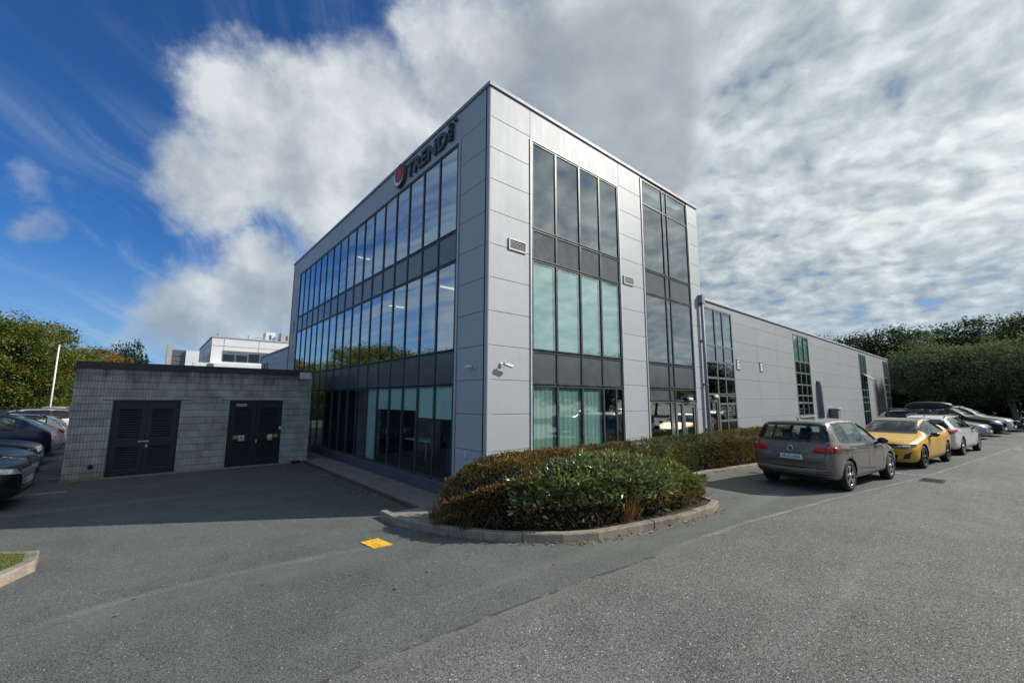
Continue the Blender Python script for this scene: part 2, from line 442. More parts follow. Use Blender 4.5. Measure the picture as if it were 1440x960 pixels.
def attr_fade(nt):
    a = nt.nodes.new('ShaderNodeAttribute'); a.attribute_name = 'fade'; return a.outputs['Fac']
def strip_mat(name, col, cover=.5, rough=.75, scale=14, soft=0):
    """worn road paint: patchy, with the asphalt showing through"""
    m, nt, out = new_mat(name); g = NG(nt)
    p = g.coord('Object')
    n = g.add(g.mul(g.noise(p, scale, 7, .75), .6), g.mul(g.noise(p, 1.3, 4, .6), .4))
    f = g.ss(n, .62 - cover * .25, .72 - cover * .2) if not soft else g.mul(g.mul(g.ss(n, .30, .68), soft), attr_fade(nt))
    k = g.noise(p, 70, 3, .7)
    c = g.mix(k, C4(tuple(x * .6 for x in col)), C4(col))
    b = g.bsdf(c, rough, 0, .3, 0, g.bump(k, .4, .005))
    tr = nt.nodes.new('ShaderNodeBsdfTransparent'); mx = nt.nodes.new('ShaderNodeMixShader')
    nt.links.new(f, mx.inputs[0]); nt.links.new(tr.outputs[0], mx.inputs[1]); nt.links.new(b, mx.inputs[2])
    nt.links.new(mx.outputs[0], out.inputs[0]); return m

def paint_mat(name, col, metal=.5, rough=.35, coat=1.0, spec=.5):
    m, nt, out = new_mat(name); g = NG(nt)
    p = g.coord('Object')
    n = g.noise(p, 3, 4, .6)
    c = g.mix(g.ss(n, .3, .7), C4(tuple(x * .92 for x in col)), C4(col))
    dust = g.ss(g.add(g.xyz(p)[2], g.mul(g.noise(p, 8, 4, .6), .25)), .55, .25, 0, .35)
    c = g.mix(g.mul(dust, .6), c, (.07, .066, .06, 1))
    r = g.add(rough, g.mul(dust, .4))
    fl = g.noise(p, 900, 1, .5)
    b = g.bsdf(c, r, metal, spec, coat, g.bump(fl, .04, .001))
    nt.links.new(b, out.inputs[0]); return m

MT = {}
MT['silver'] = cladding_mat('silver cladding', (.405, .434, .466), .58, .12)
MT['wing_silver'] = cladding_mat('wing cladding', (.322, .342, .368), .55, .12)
MT['dark_reflection'] = simple('glossy panel with painted dark reflection', (.10, .105, .11), .18, .2, .5, .6, .35, 2)
def reflection_mat():  # dark streaks are a tree reflection painted into the cladding colour
    m, nt, out = new_mat('painted reflection cladding'); g = NG(nt); p = g.pos(); X = g.xyz(p)
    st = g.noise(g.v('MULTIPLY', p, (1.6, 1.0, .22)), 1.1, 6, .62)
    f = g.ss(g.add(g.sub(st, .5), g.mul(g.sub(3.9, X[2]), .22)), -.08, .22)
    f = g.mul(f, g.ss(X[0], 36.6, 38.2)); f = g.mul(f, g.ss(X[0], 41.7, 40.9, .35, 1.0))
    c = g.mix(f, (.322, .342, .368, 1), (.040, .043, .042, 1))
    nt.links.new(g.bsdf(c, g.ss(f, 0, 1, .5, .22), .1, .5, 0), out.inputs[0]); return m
MT['dark_reflection'] = reflection_mat()
MT['trim'] = simple('pale metal trim', (.46, .47, .50), .5, .2, var=.06)
MT['cap'] = simple('parapet capping', (.26, .27, .30), .55, .2, var=.1)
MT['frame'] = simple('window frame', (.055, .072, .078), .40, .2, var=.15)
MT['frame_light'] = simple('green grey frame', (.16, .20, .19), .4, .2, var=.1)
MT['spandrel'] = simple('spandrel panel', (.10, .118, .125), .16, 0, .6, 0, .06, 3)
MT['glass'] = glass_mat('tinted glazing', (.55, .72, .69), .37, .02)
MT['glass_blind'] = glass_mat('glazing before blinds', (.66, .88, .84), .34, .02)
MT['glass_shade'] = glass_mat('sky reflecting glazing', (.55, .72, .69), .44, .012)
MT['glass_clear'] = glass_mat('clear ground floor glazing', (.66, .84, .80), .10, .012)
MT['glass_wing'] = glass_mat('wing glazing', (.40, .50, .48), .28, .02)
MT['glass_dark'] = glass_mat('dark glazing', (.34, .44, .43), .33, .02)
MT['blind'] = simple('white blind', (.78, .82, .80), .8, var=.03, scale=2)
MT['pale_blind'] = simple('pale blue blind', (.50, .56, .62), .8, var=.03, scale=2)
MT['curtain'] = simple('pale hanging blind', (.62, .68, .66), .85, var=.05)
MT['int_wall'] = simple('office wall', (.34, .35, .36), .8, var=.1, scale=.6)
MT['int_dark'] = simple('office carpet', (.05, .055, .06), .9)
MT['int_ceil'] = simple('office ceiling', (.40, .41, .42), .9, var=.08, scale=1)
MT['lamp'] = emit_mat('lit ceiling panel', (1, .95, .85), 1.3)
MT['seam'] = simple('dark joint', (.02, .02, .022), .8)
MT['panel_joint'] = simple('panel joint', (.09, .09, .095), .8)
MT['roof'] = simple('roof membrane', (.16, .17, .18), .9)
MT['plinth'] = concrete_mat('plinth', (.30, .31, .33))
MT['block'] = block_mat('fluted block')
MT['coping'] = concrete_mat('dark coping', (.085, .09, .09), 2.5)
MT['door_blue'] = simple('dark blue door paint', (.014, .024, .042), .45, 0, .4, 0, .3, 2, .1, 30)
MT['door_black'] = simple('blackish door paint', (.010, .012, .022), .45, 0, .4, 0, .3, 2, .1, 30)
MT['asphalt'] = asphalt_mat('yard asphalt', (.142, .154, .147), False)
MT['road'] = asphalt_mat('coarse road asphalt', (.196, .199, .192), True)
MT['concrete'] = concrete_mat('pavement concrete', (.29, .265, .235), 2)
MT['kerb'] = concrete_mat('kerb stone', (.33, .295, .24), 5, dirt=.8)
MT['soil'] = simple('soil and bark', (.035, .026, .018), .95, var=.5, scale=25, bump=.8, bscale=40)
MT['laurel'] = leaf_mat('laurel leaves', [(0, (0.0544, 0.0755, 0.025)), (0.35, (0.122, 0.162, 0.0499)), (0.65, (0.238, 0.276, 0.0936)), (0.85, (0.44, 0.45, 0.177)), (0.95, (0.6, 0.6, 0.271)), (1, (0.6, 0.492, 0.166))], .15, .30, 1.0, .75)  # palest ramp tones stand in for glints on the glossy leaves
MT['brown_leaf'] = leaf_mat('browned hedge leaves', [(0, (0.0482, 0.0323, 0.0146)), (0.3, (0.121, 0.081, 0.026)), (0.6, (0.265, 0.111, 0.0424)), (0.85, (0.329, 0.215, 0.0521)), (1, (0.439, 0.306, 0.0813))], .25, .6, .25)
MT['olive_leaf'] = leaf_mat('olive hedge leaves', [(0, (0.0469, 0.0563, 0.0235)), (0.4, (0.113, 0.122, 0.0469)), (0.7, (0.2, 0.176, 0.0703)), (1, (0.376, 0.282, 0.13))], .25, .55, .25)
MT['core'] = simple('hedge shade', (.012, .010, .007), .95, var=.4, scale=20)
MT['bark'] = simple('bark', (.20, .17, .135), .9, var=.35, scale=12, bump=.6)
MT['twig'] = simple('dead twigs', (.11, .075, .045), .9, var=.4, scale=30)
MT['leaf_green'] = leaf_mat('green foliage', [(0, (0.024, 0.044, 0.018)), (0.5, (0.064, 0.104, 0.032)), (0.85, (0.13, 0.17, 0.052)), (1, (0.22, 0.22, 0.07))], .35, .75, .15)
MT['leaf_grey'] = leaf_mat('grey green foliage', [(0, (0.0563, 0.0822, 0.0554)), (0.5, (0.126, 0.171, 0.103)), (0.85, (0.21, 0.251, 0.158)), (1, (0.34, 0.354, 0.238))], .35, .75, .15)
MT['leaf_dark'] = leaf_mat('dark foliage', [(0, (0.0116, 0.0247, 0.0161)), (0.5, (0.031, 0.0575, 0.0268)), (1, (0.0774, 0.107, 0.0482))], .3, .75, .15)
MT['leaf_autumn'] = leaf_mat('turning foliage', [(0, (0.0465, 0.0722, 0.0204)), (0.45, (0.116, 0.166, 0.0367)), (0.75, (0.263, 0.234, 0.0571)), (0.92, (0.422, 0.222, 0.0612)), (1, (0.422, 0.149, 0.051))], .35, .75, .15)
MT['leaf_orange'] = leaf_mat('orange foliage', [(0, (0.0796, 0.0612, 0.0172)), (0.4, (0.212, 0.116, 0.0286)), (0.8, (0.358, 0.157, 0.0315)), (1, (0.265, 0.204, 0.0572))], .35, .75, .15)
MT['leaf_yellow'] = leaf_mat('yellow shrub', [(0, (0.0525, 0.0601, 0.0168)), (0.5, (0.137, 0.131, 0.0336)), (1, (0.231, 0.197, 0.056))], .3, .7, .2)
MT['grass'] = leaf_mat('grass', [(0, (0.145, 0.231, 0.0437)), (0.5, (0.338, 0.416, 0.091)), (0.85, (0.6, 0.555, 0.146)), (1, (0.6, 0.6, 0.255))], .2)
MT['litter'] = leaf_mat('fallen leaves', [(0, (.10, .06, .02)), (.5, (.24, .16, .05)), (1, (.40, .30, .10))], .1)
MT['white_line'] = strip_mat('worn white paint', (.42, .43, .40), .92, scale=26, soft=.85)
MT['pale_wear'] = strip_mat('pale wear', (.285, .30, .28), .66, scale=34, soft=.95)
MT['dark_seam'] = strip_mat('tar seam', (.10, .10, .10), .7, scale=7)
MT['bay_line'] = strip_mat('bay line paint', (.62, .62, .58), .85)
MT['yellow_paint'] = simple('yellow paint', (.72, .42, .03), .7, var=.32, scale=16, bump=.4)
MT['yellow_sign'] = simple('yellow sign', (.55, .42, .06), .5)
MT['white_sign'] = simple('white sign', (.62, .62, .58), .5)
MT['black'] = simple('black plastic', (.014, .014, .015), .55)
MT['gloss_black'] = simple('gloss black', (.008, .008, .009), .12, 0, .5, .8, .1)
MT['rubber'] = simple('tyre rubber', (.016, .016, .017), .85, var=.3, scale=20)
MT['alloy'] = simple('alloy wheel', (.50, .50, .52), .25, .8, var=.05)
MT['dark_alloy'] = simple('dark alloy', (.06, .06, .065), .3, .7)
MT['chrome'] = simple('chrome', (.75, .75, .77), .08, 1, var=.02)
MT['steel'] = simple('galvanised steel', (.42, .43, .45), .4, .7, var=.1)
MT['lens_red'] = simple('red lamp lens', (.46, .008, .012), .18, 0, .5, .25, .3, 14)
MT['lens_dark_red'] = simple('dark red lamp lens', (.10, .006, .008), .12, 0, .6, 1, .25, 14)
MT['lens_clear'] = simple('headlamp', (.55, .57, .60), .08, .5, .6, 1, .35, 9)
MT['amber'] = simple('amber lens', (.5, .2, .02), .15, 0, .5, 1)
MT['plate_white'] = simple('plate white', (.72, .72, .70), .5, var=.03)
MT['plate_blue'] = simple('plate blue', (.02, .05, .30), .5)
MT['car_glass'] = glass_mat('car glass', (.70, .80, .76), .05)
MT['car_glass_dark'] = glass_mat('dark car glass', (.12, .14, .14), .06)
MT['cabin'] = simple('cabin trim', (.018, .018, .020), .8)
MT['white_wall'] = simple('white render', (.72, .74, .77), .6, var=.04, scale=1)
MT['buff'] = simple('buff cladding', (.42, .41, .38), .7)
MT['blue_grey'] = cladding_mat('blue grey cladding', (.40, .43, .48), .45, .2)
MT['sign_letter'] = simple('dark sign lettering', (.045, .052, .065), .5)
MT['sign_red'] = simple('red sign', (.42, .02, .035), .35, var=.1)
MT['sign_white'] = simple('white sign mark', (.75, .75, .76), .4)
MT['lamp_off'] = simple('cream lamp lens', (.70, .66, .50), .35)
MT['cctv'] = simple('white camera shell', (.62, .62, .63), .35)
MT['pole'] = simple('white pole', (.72, .72, .72), .4)

# ------------------------------------------------------------------ facades
def FR(a, z, d): return (a, -d, z)        # sunlit face, along +x
def FL(a, z, d): return (-d, a, z)        # shaded face, along +y
ROWS = [.39, 1.117, 1.846, 2.551, 3.256, 3.973, 4.69, 5.42, 6.15, 6.875, 7.60, 8.33]
TOP = 9.05

def panels(mb, F, a0, a1, zs, d0=-.09, d1=0.0, gap=.005):
    for z0, z1 in zip(zs[:-1], zs[1:]):
        mb.fbox(F, a0 + gap, a1 - gap, z0 + gap, z1 - gap, d0, d1)
def backing(mb, F, a0, a1, z0, z1, mi=0): mb.fbox(F, a0, a1, z0, z1, -.14, -.095, mi)

def glazing(parent, F, mull, zs, kinds, glass, frame, spand=None, depth=.014, fw_=.055, rnd=random.Random(3), blinds=None, glass2=None, name='window', edges=True):
    """one framed window: mull x zs grid; kinds(i, j) -> 'glass' | 'spandrel' | None"""
    fr = MB()
    for i, a in enumerate(mull):
        fr.fbox(F, a - fw_ / 2, a + fw_ / 2, zs[0], zs[-1], -.075, .012)
    for j, z in enumerate(zs):
        for a0, a1 in zip(mull[:-1], mull[1:]):
            fr.fbox(F, a0 + fw_ / 2, a1 - fw_ / 2, z - fw_ / 2, z + fw_ / 2, -.072, .006)
    wo = fr.build(name, frame, parent)
    for j, (z0, z1) in enumerate(zip(zs[:-1], zs[1:])):
        for i, (a0, a1) in enumerate(zip(mull[:-1], mull[1:])):
            k = kinds(i, j)
            if not k: continue
            A0, A1, Z0, Z1 = a0 + fw_ / 2 - .004, a1 - fw_ / 2 + .004, z0 + fw_ / 2 - .004, z1 - fw_ / 2 + .004
            t = [rnd.uniform(-.0022, .0022) for _ in range(4)]
            mb = MB(); d = -depth
            c = [F(A0, Z0, d + t[0]), F(A1, Z0, d + t[1]), F(A1, Z1, d + t[1] + t[2]), F(A0, Z1, d + t[0] + t[2])]
            cb = [F(A0, Z0, d - .012 + t[0]), F(A1, Z0, d - .012 + t[1]), F(A1, Z1, d - .012 + t[1] + t[2]), F(A0, Z1, d - .012 + t[0] + t[2])]
            if k == 'spandrel':
                mb._add(c + cb, [(0, 1, 2, 3), (4, 7, 6, 5), (0, 4, 5, 1), (1, 5, 6, 2), (2, 6, 7, 3), (3, 7, 4, 0)])
                mb.build('spandrel_panel', spand, wo)
            else:
                mb._add(c, [(0, 1, 2, 3)])
                b = blinds(i, j) if blinds else None
                mb.build('pane', glass2 if (b and glass2) else glass, wo)
                if b:
                    if True:
                        f0, mat = b
                        bz = Z1 - (Z1 - Z0) * f0
                        m2 = MB()
                        if mat is MT['curtain'] and f0 == 1.0:
                            nn = 28; ph = rnd.uniform(0, 6); pts = []
                            for q in range(nn + 1):
                                aa = A0 + .01 + (A1 - A0 - .02) * q / nn; dd = -.056 + .007 * math.sin(q * 1.15 + ph) + .006 * math.sin(q * .37 + ph)
                                pts += [F(aa, bz, dd), F(aa, Z1, dd * .5 - .028)]
                            m2._add(pts, [(2 * q, 2 * q + 2, 2 * q + 3, 2 * q + 1) for q in range(nn)], 0, True)
                        else: m2.fbox(F, A0 + .01, A1 - .01, bz, Z1, -.046, -.040)
                        m2.build('blind', mat, wo)
    return wo

# ------------------------------------------------------------------ main office block
LX, LY = 9.457, 16.86
off = empty('office_building', (4.7, 8.4, 0), 'tall silver clad office block with full height glazing and a sign on its shaded side', 'building')
# --- sunlit face
mb = MB()
backing(mb, FR, .0, 1.2, .13, TOP, 1); backing(mb, FR, 4.70, 5.84, .13, TOP, 1); backing(mb, FR, 8.74, LX, .13, TOP, 1); backing(mb, FR, 1.2, 4.70, 8.27, TOP, 1); backing(mb, FR, 5.84, 8.74, 9.0, TOP, 1)
panels(mb, FR, .012, 1.2, ROWS + [TOP]); panels(mb, FR, 4.70, 5.84, ROWS + [TOP]); panels(mb, FR, 8.74, LX, ROWS + [TOP])
panels(mb, FR, 1.2, 4.70, [8.28, TOP])
mb.build('sunlit_cladding', [MT['silver'], MT['panel_joint']], off, bevel=.004)
mb = MB()
for a in (1.215, 4.655, 5.85, 8.715):
    mb.fbox(FR, a - .022, a + .022, .2, 8.25 if a < 5 else 8.97, -.07, .022)
mb.fbox(FR, 1.19, 4.68, 8.25, 8.275, -.05, .024)
mb.build('window_trim', MT['trim'], off)
MULA = [1.26, 2.06, 2.94, 3.765, 4.61]
glazing(off, FR, MULA, [6.087, 8.235], lambda i, j: 'glass', MT['glass'], MT['frame'])
glazing(off, FR, MULA, [5.36, 6.06], lambda i, j: 'spandrel', MT['glass'], MT['frame'], MT['spandrel'], name='spandrel_band')
glazing(off, FR, MULA, [3.253, 5.33], lambda i, j: 'glass', MT['glass_blind'], MT['frame'], blinds=lambda i, j: (1.0, MT['blind']))
glazing(off, FR, MULA, [2.492, 3.225], lambda i, j: 'spandrel', MT['glass'], MT['frame'], MT['spandrel'], name='spandrel_band')
glazing(off, FR, MULA[:-1] + [4.30, 4.61], [.42, 2.46], lambda i, j: 'glass', MT['glass'], MT['frame'], blinds=lambda i, j: (1.0, MT['curtain']) if i < 3 else None, glass2=MT['glass_blind'])
MULB = [5.90, 7.08, 7.36, 8.67]
glazing(off, FR, MULB, [6.09, 8.18, 8.96], lambda i, j: 'glass', MT['glass_dark'], MT['frame'])
glazing(off, FR, MULB, [5.34, 6.06], lambda i, j: 'spandrel', MT['glass'], MT['frame'], MT['spandrel'], name='spandrel_band')
glazing(off, FR, MULB, [3.26, 5.31], lambda i, j: 'glass', MT['glass_dark'], MT['frame'])
glazing(off, FR, MULB, [2.52, 3.23], lambda i, j: 'spandrel', MT['glass'], MT['frame'], MT['spandrel'], name='spandrel_band')
glazing(off, FR, MULB, [2.13, 2.49], lambda i, j: 'spandrel' if i < 2 else 'glass', MT['glass_dark'], MT['frame'], MT['spandrel'])
glazing(off, FR, MULB[:3], [.42, 2.10], lambda i, j: 'glass' if i == 0 else 'spandrel', MT['glass_dark'], MT['frame_light'], MT['spandrel'])

def glass_door(parent, a0, a1, z1, glass):
    fr = MB()
    for a in (a0, a1): fr.fbox(FR, a - .035, a + .035, .13, z1, -.10, .02)
    fr.fbox(FR, a0 + .035, a1 - .035, z1 - .035, z1 + .035, -.10, .018)
    l0, l1 = a0 + .045, a1 - .045
    d = MB()
    for a in (l0 + .04, l1 - .04): d.fbox(FR, a - .04, a + .04, .16, z1 - .045, -.06, .0)
    for z in (.24, z1 - .09): d.fbox(FR, l0 + .08, l1 - .08, z - .06, z + .045, -.058, -.004)
    do = fr.build('door_frame', MT['frame_light'], parent)
    leaf = d.build('door', MT['frame_light'], parent)
    MB().poly([FR(l0 + .075, .28, -.03), FR(l1 - .075, .28, -.03), FR(l1 - .075, z1 - .13, -.03), FR(l0 + .075, z1 - .13, -.03)]).build('pane', glass, leaf)
    MB().tube([FR(l0 + .04, 1.02, .0), FR(l0 + .04, 1.02, .06), FR(l0 + .04, 1.38, .06), FR(l0 + .04, 1.38, .0)], .012).build('handle', MT['steel'], leaf)
glazing(off, FR, [7.40, 7.74], [.42, 2.06], lambda i, j: 'glass', MT['glass_dark'], MT['frame_light'], fw_=.045)
glass_door(off, 7.80, 8.63, 2.06, MT['glass_dark'])
MB().fbox(FR, 8.69, 8.70, .2, .3, -.1, -.05).fbox(FR, 7.40, 8.68, .13, .155, -.1, .05).build('threshold', MT['steel'], off)

def louvre(parent, a0, a1, z0, z1, F=FR):
    fr = MB()
    fr.fbox(F, a0, a0 + .03, z0, z1, 0, .03); fr.fbox(F, a1 - .03, a1, z0, z1, 0, .03)
    fr.fbox(F, a0 + .03, a1 - .03, z0, z0 + .03, 0, .03); fr.fbox(F, a0 + .03, a1 - .03, z1 - .03, z1, 0, .03)
    v = fr.build('vent', MT['trim'], parent)
    MB().fbox(F, a0 + .03, a1 - .03, z0 + .03, z1 - .03, .001, .006).build('backing', MT['seam'], v)
    s = MB(); n = 6
    for i in range(n):
        z = z0 + .035 + (z1 - z0 - .08) * (i + .5) / n
        A = [F(a0 + .03, z - .012, .028), F(a1 - .03, z - .012, .028), F(a1 - .03, z + .012, .008), F(a0 + .03, z + .012, .008)]
        s._add(A + [tuple(q) for q in [F(a0 + .03, z - .016, .026), F(a1 - .03, z - .016, .026), F(a1 - .03, z + .008, .006), F(a0 + .03, z + .008, .006)]],
               [(0, 1, 2, 3), (4, 7, 6, 5), (0, 4, 5, 1), (2, 6, 7, 3)])
    s.build('slats', MT['trim'], v)
louvre(off, .55, 1.06, 5.40, 5.66); louvre(off, 4.79, 5.28, 5.41, 5.65)
louvre(off, 15.85, 16.10, 5.5, 5.95, FL)

# --- shaded face
L0, L1 = 1.238, 15.396
MUL = [L0 + (L1 - L0) * i / 17 for i in range(18)]
mb = MB()
backing(mb, FL, .145, 1.11, .13, TOP, 1); backing(mb, FL, L1 + .06, LY, .13, TOP, 1); backing(mb, FL, 1.11, L1 + .06, 8.29, TOP, 1)
panels(mb, FL, .012, 1.11, ROWS[0:] + [TOP])
panels(mb, FL, L1 + .10, LY - .01, ROWS + [TOP])
a = 1.11
for b in (6.0, 11.0, L1 + .10):
    panels(mb, FL, a, b, [8.31, TOP]); a = b
mb.build('shaded_cladding', [MT['silver'], MT['panel_joint']], off, bevel=.004)
mb = MB()
for a in (1.16, L1 + .06): mb.fbox(FL, a - .03, a + .03, .3, 8.27, -.07, .02)
mb.fbox(FL, 1.13, L1 + .09, 8.27, 8.30, -.07, .022)
mb.build('window_trim', MT['trim'], off)
glazing(off, FL, MUL, [6.087, 8.24], lambda i, j: 'glass', MT['glass_shade'], MT['frame'])
glazing(off, FL, MUL, [5.36, 6.06], lambda i, j: 'spandrel', MT['glass'], MT['frame'], MT['spandrel'], name='spandrel_band')
glazing(off, FL, MUL, [3.253, 5.33], lambda i, j: 'glass', MT['glass_shade'], MT['frame'])
glazing(off, FL, MUL, [2.492, 3.225], lambda i, j: 'spandrel', MT['glass'], MT['frame'], MT['spandrel'], name='spandrel_band')
def gf_blinds(i, j):
    if i < 2: return (.36, MT['blind'])
    if i < 5: return (.28, MT['blind'])
    if i == 5: return (1.0, MT['curtain'])
    return None
glazing(off, FL, MUL, [.36, 2.46], lambda i, j: 'glass', MT['glass_clear'], MT['frame'], blinds=gf_blinds)
MB().fbox(FL, .02, LY, .03, .33, -.14, .06).build('sill', simple('dark blue sill', (.10, .12, .15), .4, .3), off, bevel=.008)
MB().fbox(FR, .02, LX, .10, .38, -.14, -.02).build('plinth', MT['plinth'], off)
# corner post, roof, capping, hidden walls
MB().box(.006, .14, .006, .14, .13, TOP - .01).build('corner_post', MT['silver'], off)
mb = MB()
mb.box(-.035, LX + .03, -.035, .30, TOP, TOP + .09); mb.box(-.035, .30, .30, LY + .03, TOP, TOP + .09)
mb.box(LX - .3, LX + .03, .30, LY + .03, TOP, TOP + .09); mb.box(.30, LX - .3, LY - .27, LY + .03, TOP, TOP + .09)
mb.build('parapet_cap', MT['cap'], off, bevel=.008)
MB().box(.2, LX - .1, .2, LY - .1, 8.62, 8.75).build('roof', MT['roof'], off)
MB().box(.0, LX, LY - .15, LY - .02, .13, TOP).box(LX - .13, LX - .01, .15, LY - .16, .13, TOP).build('rear_wall', MT['silver'], off)
mb = MB()
for z0, z1 in ((.02, .28), (2.55, 3.19), (5.42, 6.02), (8.3, 8.60)):
    mb.box(.16, LX - .15, .16, LY - .17, z0, z1)
fl = mb.build('interior_floors', [MT['int_ceil']], off)
mb = MB()
for z0, z1 in ((.28, 2.55), (3.19, 5.42), (6.02, 8.3)):
    mb.box(5.2, 5.35, 4.9, LY - .2, z0 + .01, z1 - .01); mb.box(.9, 5.19, 12.4, 12.5, z0 + .01, z1 - .01)
    mb.box(5.36, LX - .2, 4.9, 5.0, z0 + .01, z1 - .01); mb.box(4.74, 4.85, .3, 3.0, z0 + .01, z1 - .01)
mb.build('interior_walls', MT['int_wall'], off)
MB().box(.17, LX - .16, .17, LY - .18, .285, .30).box(.17, LX - .16, .17, LY - .18, 3.195, 3.21).box(.17, LX - .16, .17, LY - .18, 6.025, 6.04).build('interior_carpet', MT['int_dark'], off)
for (x, y, z) in [(1.0, 1.9, 5.40), (1.0, 3.6, 5.40), (1.0, 7.0, 5.40), (2.6, 3.9, 5.40), (2.2, 2.9, 8.28), (1.2, 11, 8.28)]:
    MB().box(x, x + .55, y, y + .14, z, z + .012).build('ceiling_light', MT['lamp'], off)
# ground floor furniture seen through the glass
mb = MB()
for y in (1.8, 3.4, 4.3):
    mb.box(.75, 1.5, y, y + .7, .98, 1.02); mb.box(.8, .84, y + .05, y + .1, .30, .98); mb.box(1.4, 1.44, y + .6, y + .64, .30, .98)
mb.build('desk', MT['curtain'], off)
for (y, h) in ((2.35, 1.5), (3.15, 1.2)):
    MB().box(.7, .95, y, y + .28, .30, h).box(.74, .9, y + .04, y + .24, h, h + .25).build('locker', MT['int_dark'], off, bevel=.03)

# --- things fixed to it
sg = empty('building_sign', (-.02, 2.7, 8.40), 'dark raised letters reading TREND with a red round emblem below the roof edge', 'sign')
t = text_mesh('lettering', 'TREND', .60, MT['sign_letter'], face_left(2.79, 8.455, -.045), .022, .020, sg, 'CENTER', 1.06, 1.08)
text_mesh('small_lettering', 'MICRO', .26, MT['sign_letter'], Matrix(((0, 0, -1, -.055), (0, 1, 0, 1.43), (1, 0, 0, 8.46), (0, 0, 0, 1))), .03, .010, sg, 'LEFT', .56)
text_mesh('trade_mark', 'TM', .10, MT['sign_letter'], face_left(1.32, 8.86, -.05), .02, .003, sg, 'CENTER')
cx, cz, rr = 4.30, 8.70, .33
mb = MB().lathe([(0, -.11), (rr, -.11), (rr, -.02), (0, -.02)], 40, 'x', (0, cx, cz)); em = mb.build('emblem', MT['sign_red'], sg)
mb = MB().lathe([(rr, -.105), (rr + .02, -.105), (rr + .02, -.02)], 40, 'x', (0, cx, cz)); mb.build('emblem_rim', MT['sign_letter'], sg)
# white swoosh arc across the emblem
def arc(pts0, pts1, d=-.118):
    vs_ = [(d, y, z) for y, z in pts0] + [(d, y, z) for y, z in pts1]; n = len(pts0)
    fs_ = [(i, i + 1, n + i + 1, n + i) for i in range(n - 1)]
    vb = [(d + .015, y, z) for _, y, z in vs_]
    return vs_ + vb, fs_ + [tuple(j + 2 * n for j in f)[::-1] for f in fs_]
o1 = [(cx + .95 * rr * math.cos(q), cz + .95 * rr * math.sin(q)) for q in [R(a) for a in range(190, 420, 10)]]
o2 = [(cx + rr * (.95 - .30 * math.sin((a - 190) / 230 * math.pi)) * math.cos(R(a)) + 0, cz + rr * (.95 - .30 * math.sin((a - 190) / 230 * math.pi)) * math.sin(R(a))) for a in range(190, 420, 10)]
vs_, fs_ = arc(o1, o2); mb = MB(); mb._add(vs_, fs_); mb.build('emblem_swoosh', MT['sign_white'], em)

def security_camera(F, a, z, label, ta, tz):
    base = F(a, z, 0)
    c = empty('security_camera', base, label, 'security camera', 'security cameras on the corner of the office block')
    MB().fbox(F, a - .03, a + .03, z - .045, z + .045, .001, .03).build('wall_plate', MT['cctv'], c, bevel=.008)
    MB().tube([F(a, z, .03), F(a, z, .07), F(a + ta * .05, z + .01, .10)], .011).build('bracket', MT['cctv'], c)
    p0 = Vector(F(a - ta * .01, z + .01, .11)); p1 = Vector(F(a + ta * .20, z + .01 + tz, .12)); dr = (p1 - p0).normalized()
    MB().tube([p0, p0 + dr * .01, p1 - dr * .01, p1], [.024, .031, .031, .027], 14).build('housing', MT['cctv'], c)
    MB().tube([p1, p1 + dr * .006], [.025, .02], 14).build('lens', MT['gloss_black'], c)
    q0 = p0 + Vector((0, 0, .022)); q1 = p1 + dr * .03 + Vector((0, 0, .022))
    MB().tube([q0, q1], [.022, .026], 8).build('hood', MT['cctv'], c)
security_camera(FR, .36, 2.86, 'white bullet security camera on the sunlit wall casting a shadow', 1, -.05)
security_camera(FL, .40, 2.82, 'dark looking security camera on the shaded wall beside the corner', 1, -.03)
wt = empty('wall_tap', (0, .68, .98), 'small white outlet low on the shaded corner wall', 'outlet')
MB().fbox(FL, .65, .71, .95, 1.06, .001, .03).build('box', MT['white_sign'], wt, bevel=.006); MB().tube([FL(.68, .955, .02), FL(.68, .90, .03)], .01).build('spout', MT['steel'], wt)
def door_light(a, z, label):
    c = empty('wall_light', FR(a, z, 0), label, 'emergency light', 'lights over the glass doors')
    MB().fbox(FR, a - .17, a + .17, z - .05, z + .07, .014, .06).build('back_box', MT['black'], c, bevel=.01)
    MB().fbox(FR, a - .15, a + .15, z - .04, z + .06, .06, .13).build('lamp_lens', MT['lamp_off'], c, bevel=.03)
door_light(8.12, 2.17, 'cream bulkhead lamp over the glass door of the tall office block')
door_light(9.98, 2.27, 'cream bulkhead lamp over the first glass door of the low wing')

# ------------------------------------------------------------------ low wing
wing = empty('low_wing', (26, 8, 0), 'long low silver clad wing with tall narrow windows joined to the office block', 'building')
WT, WX0, WX1 = 5.68, LX + .02, 43.95
WZ = [.13, .75, 1.48, 2.21, 2.95, 3.69, 4.43, 5.17, WT]
wins = [(9.50, 11.86), (19.05, 21.45), (33.0, 35.2), (41.7, 43.75)]
mb = MB(); mb_near = mb; mb_far = MB()
joints = [WX0, 9.50, 11.86, 14.29, 16.62, 19.05, 21.45, 24.4, 27.3, 30.2, 33.0, 35.2, 36.6, 38.3, 40.0, 41.7, 43.75, WX1]
for a0, a1 in zip(joints[:-1], joints[1:]):
    w = [q for q in wins if abs(q[0] - a0) < .01]
    if a0 > 41.0: mb = mb_far
    if not w:
        dark = 36.5 < a0 < 41.0
        if dark: continue
        backing(mb, FR, a0, a1, .13, WT, 1); panels(mb, FR, a0, a1, WZ, gap=.004)
    else:
        backing(mb, FR, a0, a1, 5.46, WT, 1); panels(mb, FR, a0, a1, [5.47, WT], gap=.004)
        bot = {9.50: .45, 19.05: 1.38, 33.0: .45, 41.7: 1.0}[w[0][0]]
        backing(mb, FR, a0, a1, .13, bot - .05, 1); panels(mb, FR, a0, a1, [.13, bot - .04], gap=.004)
